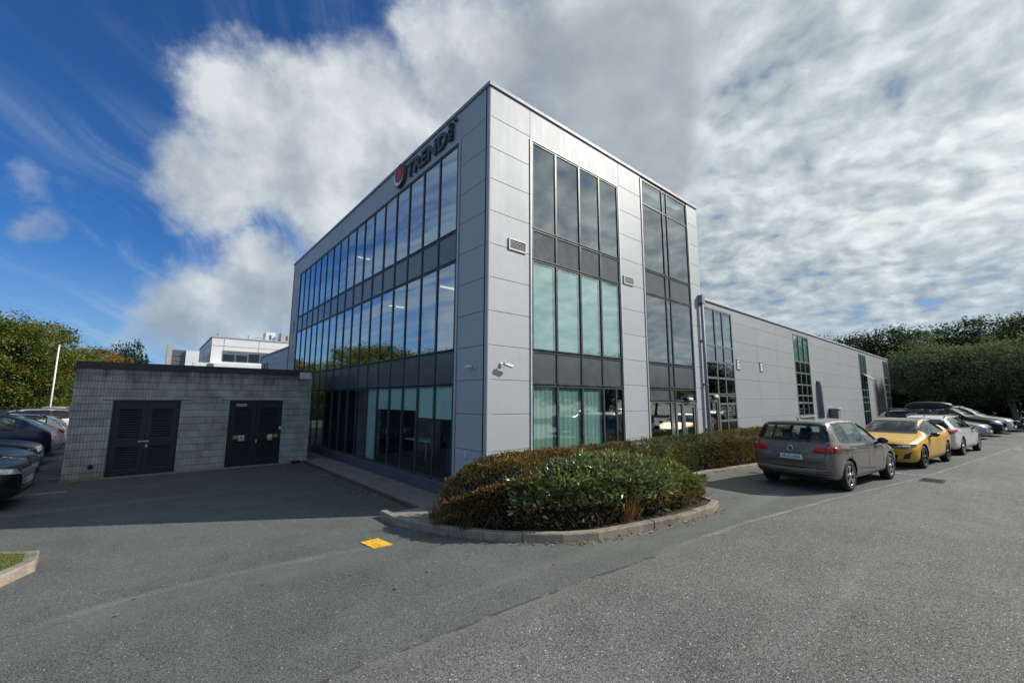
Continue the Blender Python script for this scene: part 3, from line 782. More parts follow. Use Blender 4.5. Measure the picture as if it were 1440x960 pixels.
mb_far.build('wing_cladding', [MT['wing_silver'], MT['panel_joint']], wing, bevel=.003); mb_near.build('wing_cladding', [MT['wing_silver'], MT['panel_joint']], wing, bevel=.003)
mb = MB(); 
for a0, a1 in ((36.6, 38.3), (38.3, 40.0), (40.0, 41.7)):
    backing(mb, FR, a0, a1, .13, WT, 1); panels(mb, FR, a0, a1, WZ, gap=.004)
mb.build('reflection_cladding', [MT['dark_reflection'], MT['panel_joint']], wing)  # panels carrying the painted tree reflection
def rows(w0, w1, zs, door=False):
    m3 = [w0 + .03, w0 + .9, w0 + 1.55, w1 - .03] if w0 < 10 else [w0 + .03, w0 + .8, w0 + 1.6, w1 - .03]
    if not door: glazing(wing, FR, m3, zs, lambda i, j: 'glass', MT['glass_wing'], MT['frame_light'], fw_=.07, blinds=lambda i, j: (1.0, MT['pale_blind']) if j == len(zs) - 2 else None, glass2=MT['glass_blind'])
    else:
        glazing(wing, FR, m3, [2.36] + [z for z in zs if z > 2.36], lambda i, j: 'glass', MT['glass_wing'], MT['frame_light'], fw_=.07, blinds=lambda i, j: (1.0, MT['pale_blind']) if j == 3 else None, glass2=MT['glass_wing'])
        glazing(wing, FR, m3[1:], [z for z in zs if z < 2.36] + [2.32], lambda i, j: 'glass', MT['glass_wing'], MT['frame_light'], fw_=.07)
rows(9.50, 11.86, [.45, 1.42, 2.02, 2.36, 2.94, 3.52, 4.10, 5.45], True)
glass_door(wing, 9.56, 10.34, 2.24, MT['glass_wing'])
rows(19.05, 21.45, [1.42, 2.03, 2.40, 2.94, 3.53, 4.10, 5.43])
rows(33.0, 35.2, [.45, 1.42, 2.03, 2.40, 2.93, 3.50, 4.08, 5.40])
rows(41.7, 43.75, [1.0, 1.57, 2.03, 2.40, 2.93, 3.50, 4.08, 5.33])
mb = MB()
for z in (1.36,): mb.fbox(FR, 19.0, 21.5, z - .03, z + .02, 0, .08)
mb.build('window_sill', MT['trim'], wing)
# an open top-hung light on the third window
mb = MB().fbox(FR, 33.75, 34.6, 0, 0, 0, 0); mb = MB()
mb._add([FR(33.7, 4.02, .02), FR(35.15, 4.02, .02), FR(35.15, 3.66, .48), FR(33.7, 3.66, .48), FR(33.7, 4.05, .03), FR(35.15, 4.05, .03), FR(35.15, 3.69, .50), FR(33.7, 3.69, .50)],
        [(0, 1, 2, 3), (4, 7, 6, 5), (0, 4, 5, 1), (1, 5, 6, 2), (2, 6, 7, 3), (3, 7, 4, 0)])
mb.build('open_window_light', MT['frame'], wing)
mb = MB(); mb.box(WX0, WX1 + .04, -.05, .3, WT, WT + .08); mb.box(WX1 - .26, WX1 + .04, .3, 16.0, WT, WT + .08); mb.build('parapet_cap', MT['trim'], wing, bevel=.008)
MB().box(WX1 - .12, WX1, .15, 16, .13, WT).box(WX0, WX1, 15.85, 15.98, .13, WT).build('end_wall', MT['wing_silver'], wing)
MB().box(WX0, WX1 - .1, .2, 15.9, 5.3, 5.46).build('roof', MT['roof'], wing)
MB().box(WX0, WX1 - .15, 3.8, 3.9, .1, 5.25).box(WX0, WX1 - .15, .2, 3.79, .02, .14).box(WX0, WX1 - .15, .2, 3.79, 2.7, 2.85).build('interior_walls', MT['int_dark'], wing)
mb = MB().tube([FR(9.30, .15, .09), FR(9.30, 5.55, .09)], .055, 12)
for z in (1.2, 2.7, 4.2): mb.fbox(FR, 9.22, 9.38, z - .02, z + .02, .0, .12)
mb.fbox(FR, 9.20, 9.42, 5.5, 5.80, .0, .16); mb.build('downpipe', simple('downpipe paint', (.26, .25, .29), .6), wing)
louvre(wing, 12.09, 12.43, 3.34, 3.74); louvre(wing, 14.44, 14.78, 3.36, 3.77)
MB().tube([FR(22.42, .15, .12), FR(22.42, 2.9, .12), FR(22.42, 3.15, .06), FR(22.42, 3.18, .0)], .11, 12).build('flue_pipe', MT['plinth'], wing)
ub = empty('utility_box', FR(24.5, 0, .25), 'small grey metal cabinet with a capped top against the low wing wall', 'cabinet')
MB().fbox(FR, 24.25, 24.85, .0, 1.66, .03, .42).build('case', MT['plinth'], ub, bevel=.015); MB().fbox(FR, 24.2, 24.9, 1.66, 1.74, .02, .47).build('lid', MT['trim'], ub, bevel=.01)
bn = empty('wall_cabinet', FR(42.6, 0, .35), 'dark box unit standing at the far end of the low wing', 'cabinet')
MB().fbox(FR, 42.2, 43.4, .0, 1.45, .05, .7).build('case', MT['black'], bn, bevel=.02); MB().fbox(FR, 42.15, 43.45, 1.45, 1.53, .03, .75).build('lid', MT['trim'], bn, bevel=.01)

# ------------------------------------------------------------------ substation shed
SX0, SX1, SY, SZ = -6.68, -.83, 9.15, 3.13
shed = empty('substation', ((SX0 + SX1) / 2, SY + 2, 0), 'low flat roofed grey block substation with two pairs of dark louvred doors', 'substation')
D1, D2 = (-5.88, -4.41), (-3.20, -1.69)
mb = MB()
for a0, a1, z0, z1 in ((SX0, D1[0], 0, 2.93), (D1[1], D2[0], 0, 2.93), (D2[1], SX1, 0, 2.93), (D1[0], D1[1], 2.08, 2.93), (D2[0], D2[1], 2.08, 2.93)):
    mb.box(a0, a1, SY, SY + .22, z0, z1)
mb.box(SX0, SX0 + .22, SY + .22, SY + 4.2, 0, 2.93); mb.box(SX1 - .22, SX1, SY + .22, SY + 4.2, 0, 2.93); mb.box(SX0 + .22, SX1 - .22, SY + 3.98, SY + 4.2, 0, 2.93)
mb.build('wall', MT['block'], shed)
MB().box(SX0 - .015, SX1 + .015, SY - .015, SY + 4.215, 2.93, 3.13).build('parapet_cap', MT['coping'], shed, bevel=.012)
MB().box(SX0 - .03, D1[0], SY - .035, SY - .002, -.02, .07).box(D1[0], SX1 + .02, SY - .05, SY - .002, -.02, .045).build('base_course', MT['kerb'], shed)
mb = MB()
for d in (D1, D2): mb.box(d[0] - .22, d[1] + .22, SY - .006, SY - .001, 2.085, 2.10)
mb.build('lintel_joint', MT['seam'], shed)
def louvred(d, m, signs):
    fr = MB(); mid = (d[0] + d[1]) / 2
    fr.box(d[0], d[0] + .05, SY + .05, SY + .15, 0.0, 2.08); fr.box(d[1] - .05, d[1], SY + .05, SY + .15, 0.0, 2.08); fr.box(d[0] + .05, d[1] - .05, SY + .05, SY + .15, 2.03, 2.08)
    fo = fr.build('door_frame', m, shed)
    for s0, s1 in ((d[0] + .055, mid - .004), (mid + .004, d[1] - .055)):
        mb = MB(); y0, y1 = SY + .06, SY + .11
        mb.box(s0, s0 + .11, y0, y1, .03, 2.025); mb.box(s1 - .11, s1, y0, y1, .03, 2.025)
        for z0, z1 in ((.03, .20), (.80, 1.02), (1.84, 2.025)): mb.box(s0 + .11, s1 - .11, y0 + .002, y1, z0, z1)
        lo = mb.build('louvred_door', m, shed)
        sl = MB()
        for z0, z1, n in ((.20, .80, 9), (1.02, 1.84, 12)):
            for i in range(n):
                z = z0 + (z1 - z0) * (i + .5) / n; h = (z1 - z0) / n * .40
                sl._add([(s0 + .11, y0 + .005, z - h), (s1 - .11, y0 + .005, z - h), (s1 - .11, y1 - .005, z + h * .8), (s0 + .11, y1 - .005, z + h * .8),
                         (s0 + .11, y0 + .008, z - h + .012), (s1 - .11, y0 + .008, z - h + .012), (s1 - .11, y1, z + h * .8 + .01), (s0 + .11, y1, z + h * .8 + .01)],
                        [(3, 2, 1, 0), (4, 5, 6, 7), (0, 1, 5, 4), (2, 3, 7, 6)])
            sl.box(s0 + .11, s1 - .11, y1 + .02, y1 + .03, z0, z1)
        sl.build('louvre', m, lo)
    return fo
louvred(D1, MT['door_blue'], 0); louvred(D2, MT['door_black'], 1)
mid = (D1[0] + D1[1]) / 2
MB().box(mid - .13, mid + .10, SY + .035, SY + .058, .93, .965).build('bolt', MT['steel'], shed)
pk = empty('padlock', (mid + .06, SY + .04, .84), 'brass padlock hanging from the bolt of the left louvred doors', 'padlock')
MB().box(mid + .03, mid + .09, SY + .025, SY + .05, .78, .85).build('body', MT['steel'], pk, bevel=.006)
MB().tube([(mid + .043, SY + .038, .845), (mid + .043, SY + .038, .90), (mid + .06, SY + .038, .925), (mid + .077, SY + .038, .90), (mid + .077, SY + .038, .845)], .006).build('shackle', MT['chrome'], pk)
mid2 = (D2[0] + D2[1]) / 2
MB().box(mid2 + .035, mid2 + .075, SY + .03, SY + .058, .74, .84).build('lock_plate', MT['steel'], shed)
def plate(a0, a1, z0, z1, mat, label, extra=None, y=SY + .052):
    s = empty('warning_sign', ((a0 + a1) / 2, y, z0), label, 'sign', 'small signs on the substation')
    MB().box(a0, a1, y - .008, y, z0, z1).build('plate', mat, s)
    if extra == 'tri':
        cx, cz = (a0 + a1) / 2, (z0 + z1) / 2 + .025
        MB()._add([(cx - .055, y - .011, cz - .045), (cx + .055, y - .011, cz - .045), (cx, y - .011, cz + .05)], [(0, 1, 2)])
        m3 = MB(); m3._add([(cx - .055, y - .011, cz - .045), (cx + .055, y - .011, cz - .045), (cx, y - .011, cz + .05)], [(0, 1, 2)]); m3.build('triangle', MT['seam'], s)
        m3 = MB(); m3._add([(cx - .033, y - .0125, cz - .033), (cx + .033, y - .0125, cz - .033), (cx, y - .0125, cz + .026)], [(0, 1, 2)]); m3.build('triangle_fill', MT['yellow_sign'], s)
        MB().box(a0 + .015, a1 - .015, y - .011, y - .0085, z0 + .01, z0 + .03).build('text_bar', MT['seam'], s)
    if extra == 'half':
        MB().box(a0, a1, y - .0105, y - .0085, z0, z0 + (z1 - z0) * .45).build('yellow_panel', MT['yellow_sign'], s)
    if extra == 'bars':
        for k in range(2): MB().box(a0 + .015, a1 - .015, y - .0105, y - .0085, z0 + .022 + k * .03, z0 + .034 + k * .03).build('text_bar', MT['seam'], s)
    return s
plate(-3.03, -2.90, .89, .98, MT['yellow_sign'], 'small yellow sign on the left leaf beside the white triangle sign', 'bars')
plate(-2.885, -2.73, .81, .99, MT['white_sign'], 'white warning sign with a triangle on the left leaf of the right doors', 'tri')
plate(-2.075, -1.935, .80, .985, MT['white_sign'], 'half white half yellow notice on the right leaf of the right doors', 'half')
plate(-1.905, -1.775, .885, .98, MT['yellow_sign'], 'small yellow sign at the right edge of the right doors', 'bars')
plate(-3.01, -2.73, 1.905, 1.985, MT['white_sign'], 'long thin white name strip at the top of the right doors', 'bars')
plate(-1.76, -1.69, 1.14, 1.235, MT['white_sign'], 'tiny white tag on the frame of the right doors', y=SY + .04)
plate(-1.24, -.86, 2.83, 3.06, MT['cctv'], 'blank pale plate at the top right corner of the substation', y=SY - .02)
MB().box(-3.83, -3.77, SY - .02, SY - .001, 1.16, 1.22).build('wall_stud', MT['steel'], shed, bevel=.006)
MB().lathe([(0, 0), (.05, 0), (.055, -.03), (.04, -.05), (0, -.05)], 14, 'y', (-6.16, SY - .001, .35)).build('pipe_cap', MT['black'], shed)
bx = empty('junction_box', (-1.2, SY - .12, 0), 'small black box lying on the ground at the right corner of the substation', 'box')
MB().box(-1.33, -1.06, SY - .22, SY - .05, .0, .10).build('case', MT['black'], bx, bevel=.015); MB().box(-1.31, -1.08, SY - .20, SY - .07, .10, .115).build('lid', MT['steel'], bx)

# ------------------------------------------------------------------ ground
def sheet(name, pts, z, mat, kind='structure'):
    return tag(MB().poly([(x, y, z) for x, y in pts]).build(name, mat, base=(0, 0, 0)), kind=kind)
sheet('ground', [(-900, -900), (900, -900), (900, 900), (-900, 900)], 0, MT['asphalt'])
seam = [(-60, -6.2), (-30, -4.4), (-12, -3.45), (-6, -3.18), (-3.76, -3.15), (-2.63, -3.16), (-1.17, -3.21), (.09, -3.34), (3.19, -3.59), (6.63, -4.10), (11.7, -4.99), (20, -6.0), (42.5, -8.6), (90, -14)]
sheet('road', seam + [(90, -19.5), (42, -16.5), (12, -14), (-10, -13.2), (-60, -16)], .004, MT['road'])
def ribbon(name, pts, w, z, mat, wob=0, seed=0, fade=None):
    rr_ = random.Random(seed); P = [Vector((x, y, 0)) for x, y in pts]
    # resample
    out = []
    for a, b in zip(P[:-1], P[1:]):
        n = max(1, int((b - a).length / .25))
        out += [a.lerp(b, i / n) for i in range(n)]
    out.append(P[-1]); L_, R_ = [], []
    for i, p in enumerate(out):
        t = (out[min(i + 1, len(out) - 1)] - out[max(i - 1, 0)]).normalized(); nn = Vector((-t.y, t.x, 0))
        k = w / 2 * (1 + wob * rr_.uniform(-1, 1))
        L_.append(p + nn * k); R_.append(p - nn * (w / 2 * (1 + wob * rr_.uniform(-1, 1))))
    n = len(out)
    if fade:
        mb = MB(); vs_ = []; at = []
        for j, (t, fv) in enumerate(fade):
            vs_ += [(l.x + (r_.x - l.x) * t, l.y + (r_.y - l.y) * t, z) for l, r_ in zip(L_, R_)]
            at += [fv * min(1, i / 6, (n - 1 - i) / 6) for i in range(n)]
        mb._add(vs_, [(j * n + i, j * n + i + 1, (j + 1) * n + i + 1, (j + 1) * n + i) for j in range(len(fade) - 1) for i in range(n - 1)])
        o = mb.build(name, mat); a_ = o.data.attributes.new('fade', 'FLOAT', 'POINT'); a_.data.foreach_set('value', at)
        return tag(o, kind='structure')
    mb = MB(); mb._add([(p.x, p.y, z) for p in L_] + [(p.x, p.y, z) for p in R_], [(i, i + 1, n + i + 1, n + i) for i in range(n - 1)])
    return tag(mb.build(name, mat), kind='structure')
ribbon('road_edge_line', [(.2, -3.31), (3.19, -3.53), (6.63, -4.04), (11.7, -4.93), (20, -5.94), (42, -8.5), (70, -11.6)], .12, .009, MT['white_line'], .15, 1, [(0, .35), (.25, 1), (.75, 1), (1, .35)])
ribbon('road_seam', [(-6, -3.2), (-3.76, -3.17), (-2.63, -3.18), (-1.17, -3.23), (.4, -3.37)], .05, .008, MT['dark_seam'], .5, 2)
SWATH = [(-9.5, -2.6), (-7.2, -1.55), (-5.92, -.95), (-4.9, -.75), (-3.9, -.72), (-2.9, -.82), (-2.0, -1.0), (-1.2, -1.45)]
ribbon('worn_swath', SWATH, .95, .006, MT['pale_wear'], .06, 3, [(0, 0), (.10, 1), (.16, .95), (.24, .55), (.6, .5), (1, 0)])
ribbon('worn_swath', [(-6, -3.42), (-3.76, -3.36), (-1.17, -3.42), (.6, -3.56), (3.2, -3.8)], .42, .0065, MT['pale_wear'], .1, 4, [(0, .0), (.12, .8), (.45, .35), (1, 0)])
ribbon('worn_swath', [(-2.4, -2.3), (-.6, -2.75), (.9, -2.95), (2.6, -3.15), (5, -3.6)], .60, .0062, MT['pale_wear'], .1, 5, [(0, 0), (.5, .7), (1, 0)])
for k, (x, y) in enumerate([(12.1, -4.9), (18.9, -5.6), (25.8, -6.4), (29.2, -6.8)]):
    ribbon('bay_line', [(x, y), (x + .25, y + 1.9)], .10, .0085, MT['bay_line'], .1, 5 + k)
for k, y in enumerate((7.65, 10.1, 12.5, 15.0)):
    ribbon('bay_line', [(-11.5, y), (-6.4, y - .03)], .09, .006, MT['bay_line'], .1, 15 + k)

# kerbed island, pavement and soil bed
isl_out = [(-1.72, .93), (-1.82, .62), (-1.62, .12), (-1.47, -.40), (-1.28, -.86), (-.86, -1.47), (-.26, -2.08), (.10, -2.33), (.45, -2.46), (.96, -2.56), (2.06, -2.78), (3.2, -2.86), (3.72, -2.80), (4.0, -2.66), (4.12, -2.45),
           (4.35, -1.75), (4.75, -1.15), (5.4, -.92), (7.1, -.86), (9.5, -1.20), (14, -1.72), (20, -2.42), (27, -3.2)]
def offset_poly(pts, w):
    out = []
    for i, p in enumerate(pts):
        a = Vector(pts[max(i - 1, 0)]); b = Vector(pts[min(i + 1, len(pts) - 1)]); t = (b - a).normalized()
        out.append((p[0] - t.y * w, p[1] + t.x * w))
    return out
def resample(pts, step):
    P = [Vector(p) for p in pts]; L_ = [0]
    for a, b in zip(P[:-1], P[1:]): L_.append(L_[-1] + (b - a).length)
    n = max(2, round(L_[-1] / step)); out = []
    for i in range(n + 1):
        s = L_[-1] * i / n; k = max(j for j in range(len(L_)) if L_[j] <= s + 1e-9); k = min(k, len(P) - 2)
        out.append(P[k].lerp(P[k + 1], (s - L_[k]) / max(1e-6, L_[k + 1] - L_[k])))
    return out
def kerb(name, pts, step=.46, w=.13, h=.125, seed=0):
    rr_ = random.Random(seed); P = resample(pts, step); mb = MB()
    for a, b in zip(P[:-1], P[1:]):
        t = (b - a).normalized(); nn = Vector((-t.y, t.x)); a2 = a + t * .004; b2 = b - t * .004
        hh = h + rr_.uniform(-.006, .006); jx = rr_.uniform(-.005, .005); lp = .02
        q = []
        for p in (a2, b2):
            o = p + nn * jx
            q.append([(o.x, o.y, -.03), (o.x + nn.x * .006, o.y + nn.y * .006, hh - lp), (o.x + nn.x * lp, o.y + nn.y * lp, hh), (o.x + nn.x * w, o.y + nn.y * w, hh), (o.x + nn.x * w, o.y + nn.y * w, -.03)])
        mb._add(q[0] + q[1], [(0, 1, 6, 5), (1, 2, 7, 6), (2, 3, 8, 7), (3, 4, 9, 8), (4, 3, 2, 1, 0), (5, 6, 7, 8, 9)])
    return tag(mb.build(name, MT['kerb']), kind='structure')
kerb('kerb', isl_out, .60, seed=1)
inn = offset_poly(isl_out, .125)
sheet('soil_bed', inn[3:] + [(27, -.02), (9.5, -.02), (0.0, -.02), (-.1, -.1), (-1.15, -.3)], .095, MT['soil'])
sheet('pavement', [inn[0], inn[1], inn[2], inn[3], (-1.15, -.3), (-.1, -.1), (.0, .0), (.0, 24), (-.92, 24), (-.90, .95)], .055, MT['concrete'])
mb = MB(); yy = .97
while yy < 23.5: mb.box(-.98, -.905, yy, yy + .91, -.02, .062); yy += .915
tag(mb.build('pavement_edging', simple('dark edging', (.07, .068, .062), .9, var=.3)), kind='structure')
# grass island at the left
gi = [(-9.5, -.6), (-6.75, .05), (-6.35, .62), (-6.18, 1.0), (-6.0, 1.38), (-5.95, 1.62), (-6.02, 1.84), (-6.22, 2.03), (-6.5, 2.18), (-9.5, 3.4)]
kerb('kerb', gi, .55, seed=2)
gin = offset_poly(gi, .125)
sheet('grass_bed', gin, .115, simple('lawn soil', (.13, .14, .05), .95, var=.4, scale=12, bump=.5))
mb = MB(); rr = random.Random(5)
def inside(p, poly):
    c = False; n = len(poly)
    for i in range(n):
        a, b = poly[i], poly[i - 1]
        if (a[1] > p[1]) != (b[1] > p[1]) and p[0] < (b[0] - a[0]) * (p[1] - a[1]) / (b[1] - a[1]) + a[0]: c = not c
    return c
while len(mb.f) < 5200:
    p = (rr.uniform(-7.4, -6.0), rr.uniform(.2, 2.4))
    if not inside(p, gin): continue
    l = rr.uniform(.025, .065); a = rr.uniform(0, 6.28); tl = rr.uniform(.2, 1.0)
    ax = Vector((math.cos(a) * tl, math.sin(a) * tl, 1)).normalized(); nx = ax.orthogonal().normalized()
    mb.quadleaf(Vector((p[0], p[1], .113)), ax, nx, l, .007)
tag(mb.build('grass', MT['grass']), kind='stuff')

# yellow marker plate, drain, fallen leaves
yp = MB().poly([(-2.50, -.21, .011), (-2.46, -.56, .011), (-2.17, -.60, .011), (-2.02, -.36, .011), (-2.22, -.19, .011)])
yp = MB().prism([(-2.50, -.20), (-2.45, -.58), (-2.16, -.60), (-2.22, -.19)], .001, .012)
tag(yp.build('service_cover', MT['yellow_paint'], base=(-2.3, -.4, 0)), 'square yellow painted cover set in the yard beside the worn line', 'cover')
dr = empty('drain_grate', (11.3, -5.15, 0), 'small dark iron drain grate in the road edge line near the grey car', 'drain')
mb = MB()
for k in range(7): mb.box(11.02 + k * .085, 11.06 + k * .085, -5.36, -4.96, .006, .013)
mb.box(10.97, 11.01, -5.40, -4.92, .006, .014); mb.box(11.62, 11.66, -5.40, -4.92, .006, .014); mb.box(11.01, 11.62, -5.40, -5.365, .006, .014); mb.box(11.01, 11.62, -4.955, -4.92, .006, .014)
mb.build('grate', MT['seam'], dr); MB().box(10.96, 11.67, -5.41, -4.91, .004, .0055).build('pit', MT['black'], dr)
mb = MB(); rr = random.Random(9)
for k in range(620):
    q = rr.random()
    if q < .45: x = -.99 - abs(rr.gauss(0, .22)); y = rr.uniform(3.0, 8.8) if rr.random() < .75 else rr.uniform(1, 4)
    elif q < .6: x = rr.uniform(-3, -1.1); y = rr.gauss(6.2, 1.3)
    elif q < .9:
        i = rr.randrange(3, 12); a, b = Vector(isl_out[i]), Vector(isl_out[i + 1]); p = a.lerp(b, rr.random()); n_ = (b - a).normalized(); x, y = p.x + n_.y * abs(rr.gauss(.03, .08)), p.y - n_.x * abs(rr.gauss(.03, .08))
    else: x, y = rr.uniform(-6, 9), rr.uniform(-3, 2)
    if -1.0 < x < 0 and y > .9: continue
    a = rr.uniform(0, 6.28); ax = Vector((math.cos(a), math.sin(a), rr.uniform(0, .35))).normalized()
    nx = Vector((rr.uniform(-.4, .4), rr.uniform(-.4, .4), 1)); nx = (nx - ax * nx.dot(ax)).normalized()
    mb.quadleaf(Vector((x, y, .012)), ax, nx, rr.uniform(.03, .075), rr.uniform(.02, .045))
tag(mb.build('fallen_leaves', MT['litter']), kind='stuff')

# ------------------------------------------------------------------ hedges
def hash3(x, y, z):
    s = math.sin(x * 12.9898 + y * 78.233 + z * 37.719) * 43758.5453; return s - math.floor(s)
from mathutils import noise as mn
def inset(poly, d):
    A = sum(poly[i - 1].x * poly[i].y - poly[i].x * poly[i - 1].y for i in range(len(poly))); sg = 1 if A > 0 else -1
    out = []
    for i, p in enumerate(poly):
        t = (poly[(i + 1) % len(poly)] - poly[i - 1]).normalized(); out.append((p.x - t.y * d * sg, p.y + t.x * d * sg))
    return out
def hedge(label, pts, h, z0, leafmat, n, ll, lw, seed, coremat, round_=.35, dens_top=.55, twigs=0, twigmat=None, cat='hedge', spray=.0, patches=None, hfun=None, low=.45, lowz=.3):
    """pts: outline of the footprint; a rounded block of leaves with a dark woody inside"""
    rr = random.Random(seed)
    poly = [Vector((x, y)) for x, y in pts]
    cx = sum(p.x for p in poly) / len(poly); cy = sum(p.y for p in poly) / len(poly)
    root = empty('hedge', (cx, cy, 0), label, cat, 'hedges and shrubs around the building')
    def edge_d(p):
        dmin = 9
        for i in range(len(poly)):
            a, b = poly[i - 1], poly[i]; ab = b - a
            t = max(0, min(1, (p - a).dot(ab) / ab.length_squared)); dmin = min(dmin, (p - (a + ab * t)).length)
        return dmin
    tp = [tuple(p) for p in poly]
    x0, x1 = min(p.x for p in poly), max(p.x for p in poly); y0, y1 = min(p.y for p in poly), max(p.y for p in poly)
    def top(p):
        d = edge_d(p)
        k = 1 - max(0, 1 - d / round_) ** 2.4 * .62
        hh = hfun(p) if hfun else h
        return hh * k + .07 * mn.noise(Vector((p.x * 1.7, p.y * 1.7, seed))) + .05 * mn.noise(Vector((p.x * 5, p.y * 5, seed)))
    # inner core as a grid surface, inset
    mb = MB(); st = .14; nx_, ny_ = int((x1 - x0) / st) + 2, int((y1 - y0) / st) + 2; idx = {}
    for i in range(nx_):
        for j in range(ny_):
            p = Vector((x0 + i * st, y0 + j * st))
            if inside(p, tp) and edge_d(p) > .16:
                idx[i, j] = len(mb.v); mb.v.append((p.x, p.y, z0 + max(.05, (top(p) - .12))))
    for (i, j) in list(idx):
        if (i + 1, j) in idx and (i, j + 1) in idx and (i + 1, j + 1) in idx:
            mb.f.append((idx[i, j], idx[i + 1, j], idx[i + 1, j + 1], idx[i, j + 1])); mb.mi.append(0); mb.sm.append(True)
    # skirt
    ins = [Vector(q) for q in inset(poly, .24)]
    P = resample([tuple(p) for p in ins] + [tuple(ins[0])], .2)
    b = len(mb.v); m_ = len(P)
    for p in P:
        mb.v.append((p.x, p.y, z0 - .02)); mb.v.append((p.x, p.y, z0 + max(.06, (hfun(p) if hfun else h) * .40)))
    for i in range(m_ - 1): mb.f.append((b + 2 * i, b + 2 * i + 2, b + 2 * i + 3, b + 2 * i + 1)); mb.mi.append(0); mb.sm.append(False)
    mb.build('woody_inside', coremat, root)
    # leaves
    mb = MB(); per = [0]
    for i in range(len(poly)): per.append(per[-1] + (poly[i] - poly[i - 1]).length)
    mats = [leafmat] + ([q[0] for q in patches] if patches else [])
    def put(p, out, kk=1.0):
        a = Vector((rr.gauss(0, 1), rr.gauss(0, 1), rr.gauss(.25, .8))) * .55 + out * .75
        a.normalize(); nx = Vector((rr.gauss(0, .95), rr.gauss(0, .95), 1)) ; nx = nx - a * nx.dot(a)
        if nx.length < .05: nx = a.orthogonal()
        nx.normalize(); mi = 0
        if patches:
            for k, (mt_, fn) in enumerate(patches):
                if fn(p, rr): mi = k + 1
        s = rr.uniform(.7, 1.25) * kk
        mb.quadleaf(p, a, nx, ll * s, lw * s, mi)
    k = 0
    while k < n * dens_top:
        p = Vector((rr.uniform(x0, x1), rr.uniform(y0, y1)))
        if not inside(p, tp): continue
        z = z0 + top(p) - abs(rr.gauss(0, .05)) + (spray * rr.random() ** 3)
        put(Vector((p.x, p.y, z)), Vector((0, 0, .8)) + Vector((p.x - cx, p.y - cy, 0)).normalized() * .25); k += 1
    k = 0
    while k < n * (1 - dens_top):
        s = rr.random() * per[-1]; i = max(j for j in range(len(poly)) if per[j] <= s)
        a, b = poly[i - 1], poly[i]; e = (b - a); p = a.lerp(b, (s - per[i]) / max(1e-6, e.length)); nn = Vector((e.y, -e.x)).normalized()
        if (p + nn * .02 - Vector((cx, cy))).length < (p - nn * .02 - Vector((cx, cy))).length: nn = -nn
        hz = rr.random() ** .75
        hh = (hfun(p) if hfun else h)
        z = z0 + .03 + hz * hh * .80
        bul = -.10 * (1 - hz) - .02 + .05 * mn.noise(Vector((p.x * 3, p.y * 3, z * 3)))
        if hz < lowz and rr.random() < low: k += 1; continue
        q = p + nn * (bul + rr.gauss(0, .035))
        put(Vector((q.x, q.y, z)), Vector((nn.x, nn.y, .25)), .95); k += 1
    tag(mb.build('foliage', mats, root), kind='stuff')
    if twigs:
        mb = MB()
        for k in range(twigs):
            s = rr.random() * per[-1]; i = max(j for j in range(len(poly)) if per[j] <= s)
            a, b = poly[i - 1], poly[i]; p = a.lerp(b, rr.random()); p = p + (Vector((cx, cy)) - p).normalized() * rr.uniform(.0, .12)
            q = Vector((p.x, p.y, z0 + rr.uniform(0, .1))); path = [q]; d_ = Vector((rr.gauss(0, .6), rr.gauss(0, .6), 1)).normalized()
            for _ in range(3): d_ = (d_ + Vector((rr.gauss(0, .3), rr.gauss(0, .3), 0))).normalized(); q = q + d_ * rr.uniform(.07, .16); path.append(q)
            mb.tube(path, [.006, .005, .004, .003], 4)
        tag(mb.build('twigs', twigmat, root), kind='stuff')
    return root
gold = lambda p, rr: p.x < -.55 + rr.gauss(0, .3) and p.z > .75 and rr.random() < .45
green_r = lambda p, rr: p.x > 2.3 + rr.gauss(0, .4) and rr.random() < .75
hedge('low browned clipped hedge wrapping the building corner behind the glossy laurel', [(-1.32, -.62), (-1.18, -.28), (-.9, -.10), (.2, -.22), (2.5, -.22), (4.3, -.25), (4.4, -.9), (3.0, -1.25), (.6, -1.35), (-.35, -1.75), (-.75, -1.35), (-1.12, -.95)],
      1.0, .1, MT['brown_leaf'], 34000, .055, .028, 21, MT['core'], .42, .45, 260, MT['twig'], spray=.05, low=.2,
      patches=[(MT['olive_leaf'], lambda p, rr: rr.random() < .34), (MT['leaf_yellow'], gold), (MT['olive_leaf'], green_r)], hfun=lambda p: 1.02 - .50 * max(0, (-.25 - p.x) / 1.0) ** 1.7)
def lau_h(p): return .98 - max(0, p.x - 1.6) * .20 - max(0, .2 - p.x) * .08
hedge('rounded dark green laurel bush with glossy leaves at the front of the kerbed island', [(-.62, -1.5), (-.05, -1.25), (1.6, -1.15), (3.1, -1.35), (3.75, -1.75), (3.92, -2.3), (3.55, -2.58), (2.1, -2.58), (.95, -2.38), (.45, -2.26), (0, -2.02)],
      1.0, .1, MT['laurel'], 15000, .115, .046, 22, MT['core'], .55, .55, 170, MT['twig'], cat='bush', spray=.08, low=.70, lowz=.48,
      patches=[(MT['leaf_yellow'], lambda p, rr: (2.5 < p.x < 3.1 and p.y < -1.9 and rr.random() < .5)), (MT['brown_leaf'], lambda p, rr: p.z < .45 and rr.random() < .45)], hfun=lau_h)
hedge('long olive brown clipped hedge under the glass doors behind the grey car', [(3.9, -.15), (7, -.12), (10, -.15), (14, -.25), (14.1, -1.45), (10.8, -1.25), (9, -1.02), (7.2, -.76), (5.3, -.80), (4.4, -.9)],
      1.02, .1, MT['olive_leaf'], 34000, .052, .030, 23, MT['core'], .30, .34, 120, MT['twig'], spray=.05, low=.1,
      patches=[(MT['leaf_green'], lambda p, rr: p.x < 6.5 and p.z > .9 and rr.random() < .4), (MT['brown_leaf'], lambda p, rr: p.x > 8 and rr.random() < .45)])
